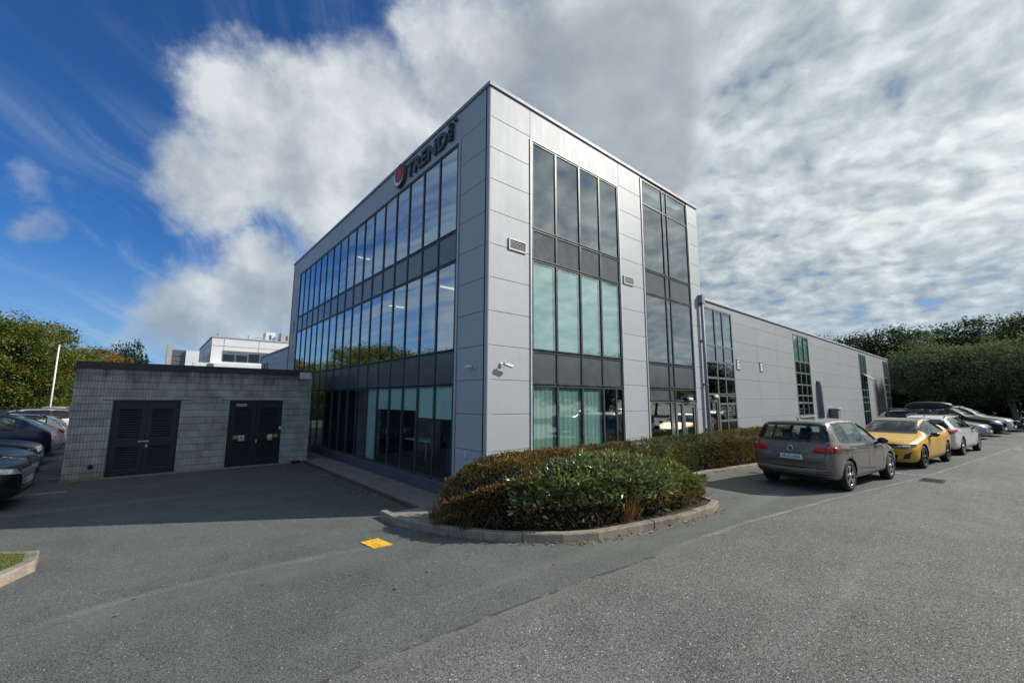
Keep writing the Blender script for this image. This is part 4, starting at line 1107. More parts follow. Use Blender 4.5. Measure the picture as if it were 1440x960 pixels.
# grass tufts and weeds at the hedge foot
def tuft(x, y, z, h, n, label, seed, mat):
    rr = random.Random(seed); mb = MB()
    for k in range(n):
        a = rr.uniform(0, 6.28); t = rr.uniform(.1, .8); ax = Vector((math.cos(a) * t, math.sin(a) * t, 1)).normalized(); nx = ax.orthogonal().normalized()
        mb.quadleaf(Vector((x + rr.gauss(0, .05), y + rr.gauss(0, .05), z)), ax, nx, h * rr.uniform(.6, 1.2), .016)
    tag(mb.build('weed_tuft', mat, base=(x, y, z)), label, 'weed', 'weeds at the island edge')
tuft(-1.38, -.50, .1, .40, 70, 'straw coloured weed tuft at the left tip of the island', 1, MT['olive_leaf'])
tuft(-1.12, -1.0, .1, .22, 60, 'fresh green weed at the kerb below the browned hedge end', 2, MT['leaf_green'])
tuft(1.15, -2.42, .1, .55, 60, 'dry reddish grass tuft at the front of the laurel bush', 3, MT['brown_leaf'])
tuft(2.85, -2.5, .1, .60, 80, 'yellow grass clump near the right end of the laurel bush', 4, MT['leaf_yellow'])

# ------------------------------------------------------------------ trees
def crown_mesh(name, mats, rx, rz, cz, n_clump, n_leaf, ls, seed, base_cut=.15, spiky=0, ragged=1.0):
    rr = random.Random(seed); mb = MB()
    lobes = [Vector((rr.gauss(0, .5) * rx, rr.gauss(0, .5) * rx, cz + rr.gauss(0, .38) * rz)) for _ in range(7)]
    for k in range(n_clump):
        # clumps near the surface of a lumpy ellipsoid
        th = rr.uniform(0, 6.283); u = rr.uniform(-.95, 1); s = math.sqrt(1 - u * u)
        d = Vector((s * math.cos(th), s * math.sin(th), u))
        bump = 1 + ragged * (.42 * mn.noise(d * 1.6 + Vector((seed, 0, 0))) + .22 * mn.noise(d * 3.7 + Vector((0, seed, 0))))
        r = bump * (rr.random() ** .32)
        c = Vector((d.x * rx * r, d.y * rx * r, cz + d.z * rz * r))
        if c.z < cz - rz * (1 - base_cut): continue
        cr = rr.uniform(.08, .17) * rx * (.55 + .45 * ragged)
        tilt = Vector((rr.gauss(0, .5), rr.gauss(0, .5), rr.gauss(.3, .5)))
        mi = rr.choices(range(len(mats)), weights=[3] + [1] * (len(mats) - 1))[0]
        for q in range(n_leaf):
            p = c + Vector((rr.gauss(0, cr), rr.gauss(0, cr), rr.gauss(0, cr * .55)))
            ax = (Vector((rr.gauss(0, 1), rr.gauss(0, 1), rr.gauss(-.25, .7))) + tilt * .6).normalized()
            nx = Vector((rr.gauss(0, .8), rr.gauss(0, .8), 1)); nx = nx - ax * nx.dot(ax)
            if nx.length < .05: nx = ax.orthogonal()
            nx.normalize(); s = rr.uniform(.7, 1.3)
            mb.quadleaf(p, ax, nx, ls * s, ls * .62 * s, mi)
    for k in range(spiky):
        th = rr.uniform(0, 6.283); p = Vector((math.cos(th) * rx * rr.uniform(.1, .7), math.sin(th) * rx * rr.uniform(.1, .7), cz + rz * rr.uniform(.55, .9)))
        d = Vector((rr.gauss(0, .35), rr.gauss(0, .35), 1)).normalized(); L_ = rr.uniform(.15, .38) * rz
        for q in range(70):
            t = rr.random() ** 1.3; ax = (d + Vector((rr.gauss(0, .7), rr.gauss(0, .7), 0))).normalized(); nx = ax.orthogonal().normalized()
            mb.quadleaf(p + d * L_ * t, ax, nx, ls * 1.1 * (1.2 - t * .8), ls * .30, 0)
    return mb
def trunk_mesh(h, r, seed, spread):
    rr = random.Random(seed); mb = MB()
    path = [Vector((0, 0, -.1))]; q = Vector((0, 0, 0))
    for i in range(6): q = q + Vector((rr.gauss(0, .06), rr.gauss(0, .06), h / 6)); path.append(q.copy())
    mb.tube(path, [r * 1.35, r * 1.05, r, r * .92, r * .85, r * .75, r * .6], 10)
    for k in range(7):
        b = path[3 + k % 4]; th = k * 2.4 + rr.random(); d = Vector((math.cos(th), math.sin(th), rr.uniform(.5, 1.3))).normalized(); p = [b]
        for i in range(4): d = (d + Vector((rr.gauss(0, .18), rr.gauss(0, .18), .12))).normalized(); p.append(p[-1] + d * spread * rr.uniform(.22, .34))
        mb.tube(p, [r * .5, r * .4, r * .28, r * .16, r * .06], 6)
    return mb
PROTO = {}
def proto(kind, mats, rx, rz, cz, nc, nl, ls, seed, tr, cut=.15, spiky=0):
    PROTO[kind] = (crown_mesh(kind, mats, rx, rz, cz, nc, nl, ls, seed, cut, spiky, .45 if kind in ('autumn', 'orange') else 1.0), mats, trunk_mesh(cz - rz * .2, tr, seed, rx * .9), None, None)
def plant(kind, x, y, label, s=1.0, sz=1.0, rz=0, name='broadleaf_tree', group=None, cat='tree'):
    cm, mats, tm, c_, t_ = PROTO[kind]
    root = empty(name, (x, y, 0), label, cat, group, rz); root.scale = (s, s, sz)
    if c_ is None:
        c_ = cm.build('crown', mats, local=True); t_ = tm.build('trunk', MT['bark'], local=True); PROTO[kind] = (cm, mats, tm, c_.data, t_.data)
        c_.parent = root; t_.parent = root
    else:
        for n, dta in (('crown', c_), ('trunk', t_)):
            o = bpy.data.objects.new(n, dta); COL.objects.link(o); o.parent = root
    return root
proto('autumn', [MT['leaf_autumn'], MT['leaf_green'], MT['leaf_autumn']], 4.3, 3.9, 4.9, 460, 75, .21, 3, .28, .06)
proto('orange', [MT['leaf_orange'], MT['leaf_autumn']], 3.4, 3.2, 4.2, 300, 75, .21, 4, .22, .06)
proto('round', [MT['leaf_grey'], MT['leaf_grey']], 4.4, 4.2, 6.2, 330, 75, .22, 5, .22, .12)
proto('dark', [MT['leaf_dark'], MT['leaf_dark']], 5.0, 6.2, 7.2, 360, 85, .26, 6, .35, .0, 6)
proto('dark_low', [MT['leaf_dark'], MT['leaf_dark']], 4.0, 3.2, 3.2, 220, 50, .32, 8, .25, .0, 0)
GA, GR, GD = 'trees beyond the left car park', 'trees along the right of the car park', 'dark trees behind the car park'
plant('autumn', -16.9, 42.5, 'large tree with turning leaves nearest the left edge of the picture', .95, 1.0, .4, group=GA)
plant('autumn', -13.1, 43, 'large bushy tree turning brown behind the white pole', .84, .97, 2.1, group=GA)
plant('autumn', -11.3, 52, 'smaller green tree between the tall autumn tree and the orange tree', .62, .80, 1.2, group=GA)
plant('orange', -10.2, 60, 'bright orange autumn tree showing above the substation roof', 1.05, 1.02, 0, group=GA)
plant('dark_low', -8.2, 75, 'small dark rounded tree beyond the orange tree', .8, 1.45, 0, group=GA)
plant('autumn', -23, 46, 'broad autumn tree in the second row of the left car park', 1.05, 1.0, 3, group=GA)
plant('orange', -26, 50, 'orange tree between two broad green ones at far left', 1.1, 1.1, 1, group=GA)
plant('autumn', -31, 45, 'green and brown tree at the far left car park boundary', 1.1, 1.1, 5, group=GA)
plant('dark_low', -26, 36, 'dark tree standing forward of the far left autumn row', 1.1, 1.3, 5, group=GA)
# right
plant('round', 50.0, -2.6, 'round grey green tree with a visible slim trunk behind the parked cars', .86, .74, .3, group=GR)
plant('round', 48.5, -6.9, 'rightmost round grey green tree with a pale trunk behind the last cars', .84, .72, 2.3, group=GR)
plant('round', 59.0, -4.6, 'round tree set back between the two nearer round trees', .85, .72, 4.2, group=GR)
dk = [(62, 15, 1.0, .72, 'dark tree rising just over the roof of the low wing'), (66, 9.5, 1.05, .80, 'tall dark tree behind the end of the low wing'), (68, 4, 1.05, .86, 'dark tree with ragged twigs over the first round tree'),
      (66, -1, 1.0, .82, 'dark tree with upright shoots between the two round trees'), (68, -6.2, 1.1, .88, 'dark feathery topped tree over the second round tree'), (60, -10.5, 1.0, .78, 'dark tree at the right edge of the picture'),
      (84, 25, 1.15, .70, 'far dark tree beyond the low wing roof'), (76, 20, 1.05, .72, 'pointed far tree seen over the low wing')]
for i, (x, y, s, sz, lb) in enumerate(dk): plant('dark', x, y, lb, s, sz, i * 1.3, group=GD)
for i, (x, y, lb) in enumerate([(56, 5.5, 'dark undergrowth tree right behind the low wing end'), (60, -.5, 'dark bushy understorey tree in the shade behind the trunks'), (61, -6, 'low dark tree behind the rightmost round tree'), (64, 3, 'dense dark bush tree in the middle of the shaded wood'), (58, -12, 'low dark tree at the bottom right of the wood')]):
    plant('dark_low', x, y, lb, 1.15, .95, i, name='understorey_tree', group='low dark trees in the shade')
# trees across the road (they show in the glazing)
for i, (x, y, k, lb) in enumerate([(30, -26, 'round', 'tree across the road reflected in the office glazing'), (40, -28, 'dark', 'dark tree across the road beside the reflected round tree'), (21, -27, 'dark', 'tall dark tree across the road nearest the office corner'),
                                   (12, -28, 'round', 'round tree across the road opposite the laurel bush'), (51, -27, 'round', 'round tree far along the opposite side of the road'), (62, -24, 'dark', 'dark tree at the far end of the opposite side')]):
    plant(k, x, y, lb, .9, .62, i * 2, group='trees across the road')
def hedge_far(label, x0, x1, y, h, d, mat, n, ls, seed, name='hedge', z0=0):
    rr = random.Random(seed); mb = MB(); root = empty(name, ((x0 + x1) / 2, y, 0), label, 'hedge', 'hedges and shrubs around the building')
    for k in range(n):
        p = Vector((rr.uniform(x0, x1), y + rr.uniform(-d, d) * .5, z0 + h * rr.random() ** .6)); p.z = min(p.z, z0 + h + .1 * mn.noise(p))
        ax = Vector((rr.gauss(0, 1), rr.gauss(0, 1), rr.gauss(.3, .7))).normalized(); nx = ax.orthogonal().normalized()
        mb.quadleaf(p, ax, nx, ls * rr.uniform(.7, 1.3), ls * .6)
    mb.build('foliage', mat, root)
    MB().box(x0, x1, y - d * .3, y + d * .3, 0, h * .8).build('woody_inside', MT['core'], root)
hedge_far('sunlit clipped green hedge behind the left car park', -26, -5, 39, 1.5, 1.0, MT['leaf_green'], 12000, .13, 31)
hedge_far('yellowish shrub at the end of the low wing', 44.6, 47.4, -1.6, 1.5, 1.6, MT['leaf_yellow'], 2500, .14, 32, 'shrub')
hedge_far('dark ground hedge under the trees right of the parked cars', 46, 57, -9.8, 1.5, 2.4, MT['leaf_dark'], 7000, .2, 33)

hedge_far('tall dark shrub belt behind the autumn trees', -48, -1, 66, 3.6, 2.5, MT['leaf_green'], 14000, .26, 34)
# ------------------------------------------------------------------ buildings behind
lk = empty('link_building', (3, 20.5, 0), 'low blue grey clad block behind the office block above the substation', 'building')
mb = MB(); panels(mb, lambda a, z, d: (.06 - d, a, z), LY + .06, 24.0, [.12, 1.3, 2.4, 3.3, 4.1, 4.72], gap=.006)
mb.box(.16, 8, LY + .06, 23.95, .12, 4.7); mb.build('wall', MT['blue_grey'], lk)
MB().box(.02, 8, LY + .05, 24.02, 4.72, 4.82).build('roof_edge', MT['cap'], lk)
for a0, a1 in ((21.9, 22.7), (22.9, 23.6)):
    MB().fbox(lambda a, z, d: (.05 - d, a, z), a0, a1, 2.5, 4.3, .002, .02).build('window', MT['spandrel'], lk)
for i, (y, lb) in enumerate([(19.2, 'white dome on the link block roof nearest the office'), (21.3, 'white dome in the pair further along the link block roof'), (22.0, 'second white dome of the pair on the link block roof')]):
    c = empty('roof_dome', (.7, y, 4.7), lb, 'dome', 'white domes on the link block roof')
    MB().tube([(.7, y, 4.65), (.7, y, 4.9)], .03).build('stalk', MT['steel'], c)
    MB().lathe([(0, .12), (.08, .10), (.12, .03), (.12, -.04), (.05, -.08), (0, -.09)], 16, 'z', (.7, y, 4.98)).build('shell', MT['cctv'], c)
wb = empty('white_building', (4, 52, 0), 'white two storey office building with a long dark window band behind the substation', 'building')
FY = lambda a, z, d: (a, 45 - d, z)
mb = MB(); zs = [5.45, 6.45, 7.0, 7.7, 8.3]
mb.box(-.92, .03, 45, 60, 0, 8.3); mb.box(.03, 14, 45, 45.3, 0, 5.86); mb.box(.03, 14, 45, 45.3, 7.02, 8.3); mb.box(.03, 14, 47.0, 60, 0, 8.3); mb.box(13.7, 14, 45.3, 47, 0, 8.3)
mb.build('wall', MT['white_wall'], wb)
mb = MB(); mb.box(-2.3, 9, 43.9, 44.98, 0, 5.62); mb.build('lower_storey', MT['white_wall'], wb)
MB().box(-1.0, 14.1, 44.93, 60.1, 8.3, 8.42).build('roof_edge', MT['trim'], wb)
glazing(wb, FY, [.05 + 1.12 * k for k in range(8)], [5.88, 6.98], lambda i, j: 'glass', MT['glass_dark'], MT['frame_light'], fw_=.09)
MB().box(.1, 13.6, 46.8, 46.95, 5.9, 7.0).build('interior_wall', MT['int_dark'], wb)
mb = MB(); 
for z in (7.45,): mb.box(-.93, 14, 44.985, 44.998, z, z + .03)
for x in (.1, 3.2, 6.3, 9.4): mb.box(x, x + .03, 44.985, 44.998, 7.05, 8.28)
mb.build('cladding_joint', MT['cap'], wb)
fz = lambda a, z, d: (-.92 - d, a, z)
for a0, a1, z0, z1 in ((46.2, 47.6, 5.9, 7.2), (48.6, 49.6, 5.9, 6.6), (52, 55, 5.9, 6.9)): MB().fbox(fz, a0, a1, z0, z1, .004, .03).build('side_window', MT['spandrel'], wb)
MB().box(-1.2, -.7, 43.84, 43.89, 5.05, 5.55).build('vent', MT['spandrel'], wb)
for i, (x, y, w_, h_, lb) in enumerate([(4.6, 47, 1.0, 1.15, 'white plant room box on the white building roof'), (6.2, 46.5, 1.3, 1.2, 'cream plant box beside the first one on the white building roof')]):
    c = empty('roof_plant', (x, y, 8.4), lb, 'roof plant', 'plant boxes on the white building roof')
    MB().box(x - w_ / 2, x + w_ / 2, y, y + 1.5, 8.40, 8.42 + h_).build('casing', MT['white_wall'] if i == 0 else MT['buff'], c, bevel=.03)
    MB().box(x - .12, x + .08, y - .03, y - .001, 8.75, 9.25).build('vent', MT['spandrel'], c)
    mb = MB(); mb.tube([(x - 1.6, y, 8.42), (x - 1.6, y, 8.85), (x - .6, y, 8.85), (x - .6, y, 8.42)], .025); mb.build('handrail', MT['steel'], c)
for i, x in enumerate((-.5, 2.2)):
    c = empty('roof_lamp', (x, 45.2, 8.42), ('thin roof mast at the corner of the white building', 'thin roof mast along the white building parapet')[i], 'mast', 'masts on the white building roof')
    MB().tube([(x, 45.2, 8.42), (x, 45.2, 8.66)], .03).build('stem', MT['cap'], c); MB().box(x - .1, x + .1, 45.12, 45.28, 8.66, 8.74).build('head', MT['cap'], c, bevel=.02)
tw = empty('stair_tower', (-2.6, 72, 0), 'grey glazed stair tower with a buff end wall left of the white building', 'building')
MB().box(-4.0, -3.42, 70, 74, 0, 9.75).build('buff_wall', MT['buff'], tw)
MB().box(-3.41, -1.85, 70.3, 74, 0, 9.05).build('glazed_wall', MT['spandrel'], tw)
mb = MB()
for z in (7.6, 8.3): mb.box(-3.40, -1.87, 70.22, 70.29, z - .05, z + .05)
mb.build('floor_band', MT['frame_light'], tw)
MB().box(-1.84, 2, 69.9, 76, 0, 9.0).build('white_wall', MT['white_wall'], tw)
fp = empty('flag_pole', (-9.6, 30, 0), 'slim white pole standing in the left car park in front of the trees', 'pole')
MB().tube([(-9.6, 30, 0), (-9.6, 30, 2.5), (-9.6, 30, 5.25)], [.055, .045, .035], 12).build('shaft', MT['pole'], fp); MB().lathe([(0, .06), (.06, .04), (.06, 0), (0, -.01)], 12, 'z', (-9.6, 30, 5.25)).build('cap', MT['pole'], fp); MB().box(-9.75, -9.45, 29.85, 30.15, .0, .03).build('base_plate', MT['steel'], fp)

# ------------------------------------------------------------------ cars
def lerp_tab(tab, x):
    if x <= tab[0][0]: return tab[0][1]
    for (a, va), (b, vb) in zip(tab[:-1], tab[1:]):
        if x <= b:
            t = (x - a) / max(1e-9, b - a); return va + (vb - va) * t
    return tab[-1][1]
def smooth_tab(tab):
    """monotone cubic through the table"""
    xs = [p[0] for p in tab]; ys = [p[1] for p in tab]; n = len(xs)
    d = [(ys[i + 1] - ys[i]) / (xs[i + 1] - xs[i]) for i in range(n - 1)]
    m = [d[0]] + [0 if d[i - 1] * d[i] <= 0 else 2 * d[i - 1] * d[i] / (d[i - 1] + d[i]) for i in range(1, n - 1)] + [d[-1]]
    def f(x):
        if x <= xs[0]: return ys[0]
        if x >= xs[-1]: return ys[-1]
        i = max(k for k in range(n - 1) if xs[k] <= x); h = xs[i + 1] - xs[i]; t = (x - xs[i]) / h
        return ys[i] * (2 * t**3 - 3 * t * t + 1) + m[i] * h * (t**3 - 2 * t * t + t) + ys[i + 1] * (-2 * t**3 + 3 * t * t) + m[i + 1] * h * (t**3 - t * t)
    return f
def densify(poly, st=.07):
    out = []
    for i, p in enumerate(poly):
        q = poly[(i + 1) % len(poly)]; n = max(1, int(math.hypot(q[0] - p[0], q[1] - p[1]) / st))
        out += [(p[0] + (q[0] - p[0]) * k / n, p[1] + (q[1] - p[1]) * k / n) for k in range(n)]
    return out
def rounded(poly, r=.04, n=3):
    out = []; N = len(poly)
    for i in range(N):
        p = Vector(poly[i]); a = Vector(poly[i - 1]); b = Vector(poly[(i + 1) % N])
        ra = min(r, (a - p).length * .45); rb = min(r, (b - p).length * .45)
        s = p + (a - p).normalized() * ra; e = p + (b - p).normalized() * rb
        for k in range(n + 1):
            t = k / n; out.append(tuple(s * (1 - t) ** 2 + p * 2 * t * (1 - t) + e * t * t))
    return out

class Car:
    """builds one car: nose at +X, centred on the ground under its middle"""
    def __init__(S, L, hw, top, bot, belt, roofw, wheels, wr=.325, glass=(1.5, 3.7), pillars=(), ws=(1.2, 2.0), rw=None, planf=None, planr=None):
        S.L, S.hw, S.wr, S.wheels = L, hw, wr, wheels
        S.zt = smooth_tab(top); S.zb = smooth_tab(bot); S.zbelt = smooth_tab(belt); S.rwid = smooth_tab(roofw)
        pf = planf or [(0, .66), (.06, .78), (.18, .885), (.4, .95), (.8, .985), (1.3, 1.0)]
        pr = planr or [(0, .78), (.06, .88), (.2, .945), (.5, .98), (1.0, 1.0)]
        S.pf, S.pr = smooth_tab(pf), smooth_tab(pr)
        S.g, S.pillars, S.ws, S.rw = glass, pillars, ws, rw
        S.build_shell()
    def w(S, x): return S.hw * S.pf(x) * S.pr(S.L - x)
    def ring(S, x):
        w, zt, zb = S.w(x), S.zt(x), S.zb(x); be = min(S.zbelt(x), zt - .045); rwid = min(S.rwid(x), w * .97)
        up_ = zt - be
        P = [(0, zb), (w * .80, zb + .0), (w * .93, zb + .05), (w * .985, zb + .16), (w * .998, zb + (be - zb) * .45), (w, be - max((be - zb) * .30, .16)), (w * 1.0, be - .115), (w * .984, be - .088), (w * .972, be - .045), (w * .955, be - .005)]
        ins = w * .955 - rwid
        if up_ > .25:
            P += [(w * .955 - ins * .12 - .012, be + up_ * .12), (w * .955 - ins * .50, be + up_ * .5), (rwid + .015, be + up_ * .80), (rwid - .03, be + up_ * .925), (rwid * .80, be + up_ * .985), (rwid * .42, be + up_ * 1.0), (0, zt)]
        else:
            k = up_
            P += [(w * .93, be + k * .25), (w * .88, be + k * .5), (w * .80, be + k * .70), (w * .66, be + k * .86), (w * .45, be + k * .95), (w * .22, be + k * .99), (0, zt)]
        return P
    def build_shell(S):
        xs = sorted(set([round(v, 3) for v in [0, .03, .08, .16, .28, S.L, S.L - .02, S.L - .06, S.L - .12, S.L - .2, S.L - .3] + [.28 + (S.L - .58) * i / 34 for i in range(1, 34)]]))
        bm = bmesh.new(); rings = []
        for x in xs:
            P = S.ring(x); X = S.L / 2 - x
            r = [bm.verts.new((X, y, z)) for y, z in P] + [bm.verts.new((X, -y, z)) for y, z in P[-2:0:-1]]
            rings.append(r)
        n = len(rings[0])
        for a, b in zip(rings[:-1], rings[1:]):
            for k in range(n): bm.faces.new((a[k], a[(k + 1) % n], b[(k + 1) % n], b[k]))
        m = n // 2
        for r in (rings[0], rings[-1]):
            for k in range(0, m):
                a, b, c, d = r[k], r[k + 1], r[(n - k - 1) % n], r[(n - k) % n]
                fv = [q for i, q in enumerate((a, b, c, d)) if q not in (a, b, c, d)[:i]]
                if len(fv) >= 3: bm.faces.new(fv)
        bmesh.ops.recalc_face_normals(bm, faces=bm.faces)
        me = bpy.data.meshes.new('tmp'); bm.to_mesh(me); bm.free()
        o = bpy.data.objects.new('tmp', me); COL.objects.link(o)
        s = o.modifiers.new('s', 'SUBSURF'); s.levels = 1; s.render_levels = 1
        dg = bpy.context.evaluated_depsgraph_get()
        S.smooth = bpy.data.meshes.new_from_object(o.evaluated_get(dg)); bpy.data.objects.remove(o)
        bm = bmesh.new(); bm.from_mesh(S.smooth); S.bvh = BVHTree.FromBMesh(bm); bm.free()
    # --- patches projected on to the shell
    def ray(S, kind, a, b):
        if kind == 'R': o, d = Vector((S.L / 2 - a, -3, b)), Vector((0, 1, 0))
        elif kind == 'L': o, d = Vector((S.L / 2 - a, 3, b)), Vector((0, -1, 0))
        elif kind == 'F': o, d = Vector((S.L / 2 + 2, a, b)), Vector((-1, 0, 0))
        elif kind == 'B': o, d = Vector((-S.L / 2 - 2, a, b)), Vector((1, 0, 0))
        else: o, d = Vector((S.L / 2 - a, b, 4)), Vector((0, 0, -1))
        h = S.bvh.ray_cast(o, d)
        return (h[0], h[1]) if h[0] is not None else None
    def patch(S, name, mat, poly, kinds, parent, off=.006, st=.09, mirror=False, thick=0):
        o = None
        for kind in kinds:
            for sgn in ((1, -1) if mirror else (1,)):
                mb = MB()
                bm = bmesh.new(); vs_ = [bm.verts.new((p[0] * (sgn if kind in 'FB' else 1), p[1] * (sgn if kind == 'T' else 1), 0)) for p in densify(poly, st)]
                f = bm.faces.new(vs_)
                xs = [v.co.x for v in vs_]; ys = [v.co.y for v in vs_]
                for ax, lo, hi in ((0, min(xs), max(xs)), (1, min(ys), max(ys))):
                    k = lo + st
                    while k < hi - .01:
                        bmesh.ops.bisect_plane(bm, geom=bm.verts[:] + bm.edges[:] + bm.faces[:], plane_co=(k, 0, 0) if ax == 0 else (0, k, 0), plane_no=(1, 0, 0) if ax == 0 else (0, 1, 0)); k += st
                bmesh.ops.triangulate(bm, faces=[f for f in bm.faces if len(f.verts) > 4])
                bm.verts.ensure_lookup_table(); idx = {}; base = len(mb.v)
                for v in bm.verts:
                    h = S.ray(kind, v.co.x, v.co.y)
                    if h is None: continue
                    n = h[1]
                    dr = {'R': Vector((0, -1, 0)), 'L': Vector((0, 1, 0)), 'F': Vector((1, 0, 0)), 'B': Vector((-1, 0, 0)), 'T': Vector((0, 0, 1))}[kind]
                    if n.dot(dr) < 0: n = -n
                    idx[v.index] = len(mb.v); mb.v.append(tuple(h[0] + (n * .6 + dr * .6) * off))
                for f in bm.faces:
                    if all(v.index in idx for v in f.verts):
                        mb.f.append(tuple(idx[v.index] for v in f.verts)); mb.mi.append(0); mb.sm.append(True)
                bm.free()
                if not mb.f: continue
                o = mb.build(name, mat, parent, local=True)
                if thick:
                    s = o.modifiers.new('t', 'SOLIDIFY'); s.thickness = thick; s.offset = 0
        return o
    def line(S, name, mat, pts, kinds, parent, w=.008, off=.002, mirror=False):
        """thin strip along a polyline on the shell"""
        P = [Vector(p) for p in pts]; mb = None; objs = []
        left, right = [], []
        for i, p in enumerate(P):
            t = (P[min(i + 1, len(P) - 1)] - P[max(i - 1, 0)]).normalized(); nn = Vector((-t.y, t.x)) * w / 2
            left.append(p + nn); right.append(p - nn)
        poly = [tuple(q) for q in left] + [tuple(q) for q in right[::-1]]
        return S.patch(name, mat, poly, kinds, parent, off, .12, mirror)
    def dlo(S):
        """side window outlines"""
        xa, xc = S.g; edges = [xa] + [v for p in S.pillars for v in p] + [xc]; out = []
        lo = lambda x: S.zbelt(x) + .035
        hi = lambda x: S.zbelt(x) + (S.zt(x) - S.zbelt(x)) * .885
        for i in range(0, len(edges), 2):
            x0, x1 = edges[i], edges[i + 1]; n = 7; up_ = []; dn = []
            for k in range(n + 1):
                x = x0 + (x1 - x0) * k / n; z = max(hi(x), lo(x) + .012); up_.append((x, z)); dn.append((x, lo(x)))
            poly = dn + up_[::-1]
            # drop nearly coincident corner points
            q = []
            for p in poly:
                if not q or math.hypot(p[0] - q[-1][0], p[1] - q[-1][1]) > .02: q.append(p)
            out.append(q)
        return out
    def make(S, name, label, paint, o):
        c = empty(name, (0, 0, 0), label, 'car'); S.root = c
        me = S.smooth.copy()
        # shell of real thickness, wheel arches and windows cut through it
        body = bpy.data.objects.new('body', me); COL.objects.link(body)
        me.materials.clear(); me.materials.append(paint); me.materials.append(MT['cabin'])
        for p in me.polygons: p.material_index = 0; p.use_smooth = True
        so_ = body.modifiers.new('shell', 'SOLIDIFY'); so_.thickness = .025; so_.offset = -1; so_.material_offset = 1; so_.material_offset_rim = 1
        cut = MB()
        cuts = []
        def cutter(mb):
            q = mb.build('cutter', [MT['cabin']], local=True); cuts.append(q)
            b = body.modifiers.new('c', 'BOOLEAN'); b.operation = 'DIFFERENCE'; b.object = q; b.solver = 'EXACT'
        for x in S.wheels:
            for s in (-1, 1):
                cutter(MB().lathe([(0, s * .45), (S.wr + .055, s * .45), (S.wr + .055, s * 1.3), (0, s * 1.3)], 28, 'y', (S.L / 2 - x, 0, S.wr)))
        wins_ = S.dlo()
        for poly in wins_:
            n = len(poly); mb = MB()
            mb._add([(S.L / 2 - x, -1.4, z) for x, z in poly] + [(S.L / 2 - x, 1.4, z) for x, z in poly], [tuple(range(n)), tuple(range(n, 2 * n))[::-1]] + [(i, n + i, n + (i + 1) % n, (i + 1) % n) for i in range(n)])
            cutter(mb)
        def front_poly(x0, x1, pad=.10, zlo=.03, zhi=.035):
            zs = [S.zt(x0) + zlo + (S.zt(x1) - zhi - S.zt(x0) - zlo) * k / 5 for k in range(6)]
            def xat(z):
                for k in range(41):
                    x = x0 + (x1 - x0) * k / 40
                    if S.zt(x) >= z: return x
                return x1
            right = [(min(S.rwid(xat(z)), S.w(xat(z))) - pad + (S.zt(x1) - z) * .20, z) for z in zs]
            return rounded([(-y, z) for y, z in right[::-1]][::-1][::-1] + [(y, z) for y, z in right], .05) if False else [(-y, z) for y, z in right][::-1] + right
        ends = []
        if S.ws:
            p = front_poly(*S.ws); ends.append(('windscreen', 'F', p, S.L / 2 - S.ws[1] - .25, S.L / 2 - S.ws[0] + .35))
        if S.rw:
            x0, x1, pad, zlo, zhi = S.rw
            p = front_poly(x0, x1, pad, zlo, zhi); ends.append(('rear_window', 'B', p, -S.L / 2 - .3, S.L / 2 - x1 + .2))
        for nm, k, p, xa, xb in ends:
            p2 = rounded(p, .06); n = len(p2); mb = MB()
            mb._add([(xa, y, z) for y, z in p2] + [(xb, y, z) for y, z in p2], [tuple(range(n)), tuple(range(n, 2 * n))[::-1]] + [(i, n + i, n + (i + 1) % n, (i + 1) % n) for i in range(n)])
            cutter(mb)
        bpy.context.view_layer.update()
        dg = bpy.context.evaluated_depsgraph_get()
        me2 = bpy.data.meshes.new_from_object(body.evaluated_get(dg)); body.modifiers.clear(); body.data = me2; me2.name = 'body'
        for q in cuts: bpy.data.objects.remove(q)
        body.parent = c
        g = o.get('glass', MT['car_glass'])
        for poly in wins_:
            for kd in 'RL':
                a_ = S.patch('side_window', g, [(x, z) for x, z in poly], kd, c, .001, .12)
        for nm, k, p, xa, xb in ends: S.patch(nm, o.get('rear_glass', g) if k == 'B' else g, rounded(p, .06), k, c, .001, .12)
        # black frame round the side windows
        if True:
            for i, poly in enumerate(wins_):
                for kd in 'RL':
                    P = poly + [poly[0]]; mb_pts = P
                    S.line('window_seal', MT['black'], P, kd, c, .035, .004)
            edges = S.pillars
            for a0, a1 in edges:
                xm = [(a0, S.zbelt(a0) + .02), (a1, S.zbelt(a1) + .02), (a1, S.zbelt(a1) + (S.zt(a1) - S.zbelt(a1)) * .875), (a0, S.zbelt(a0) + (S.zt(a0) - S.zbelt(a0)) * .875)]
                if a1 - a0 < .16: S.patch('pillar_trim', MT['gloss_black'], xm, 'RL', c, .003, .1)
        if S.rw and o.get('rear_surround', True):
            p = ends[-1][2]; P = [(y * 1.03, z) for y, z in p]; S.line('rear_window_seal', MT['gloss_black'], P + [P[0]], 'B', c, .05, .004)
        if S.ws:
            p = ends[0][2]; S.line('windscreen_seal', MT['black'], p + [p[0]], 'F', c, .05, .003)
        # cabin
        fx = S.g[0] + .75; mb = MB(); H = S.zt(S.L * .55)
        mb.box(S.L / 2 - S.g[1] - .35, S.L / 2 - S.ws[0] + .0, -S.hw + .16, S.hw - .16, .32, .42)
        mb.box(S.L / 2 - S.g[0] - .25, S.L / 2 - S.ws[0] - .12, -S.hw + .17, S.hw - .17, .62, S.zbelt(S.ws[0]) - .02)
        mb.build('cabin_floor', MT['cabin'], c, bevel=.02)
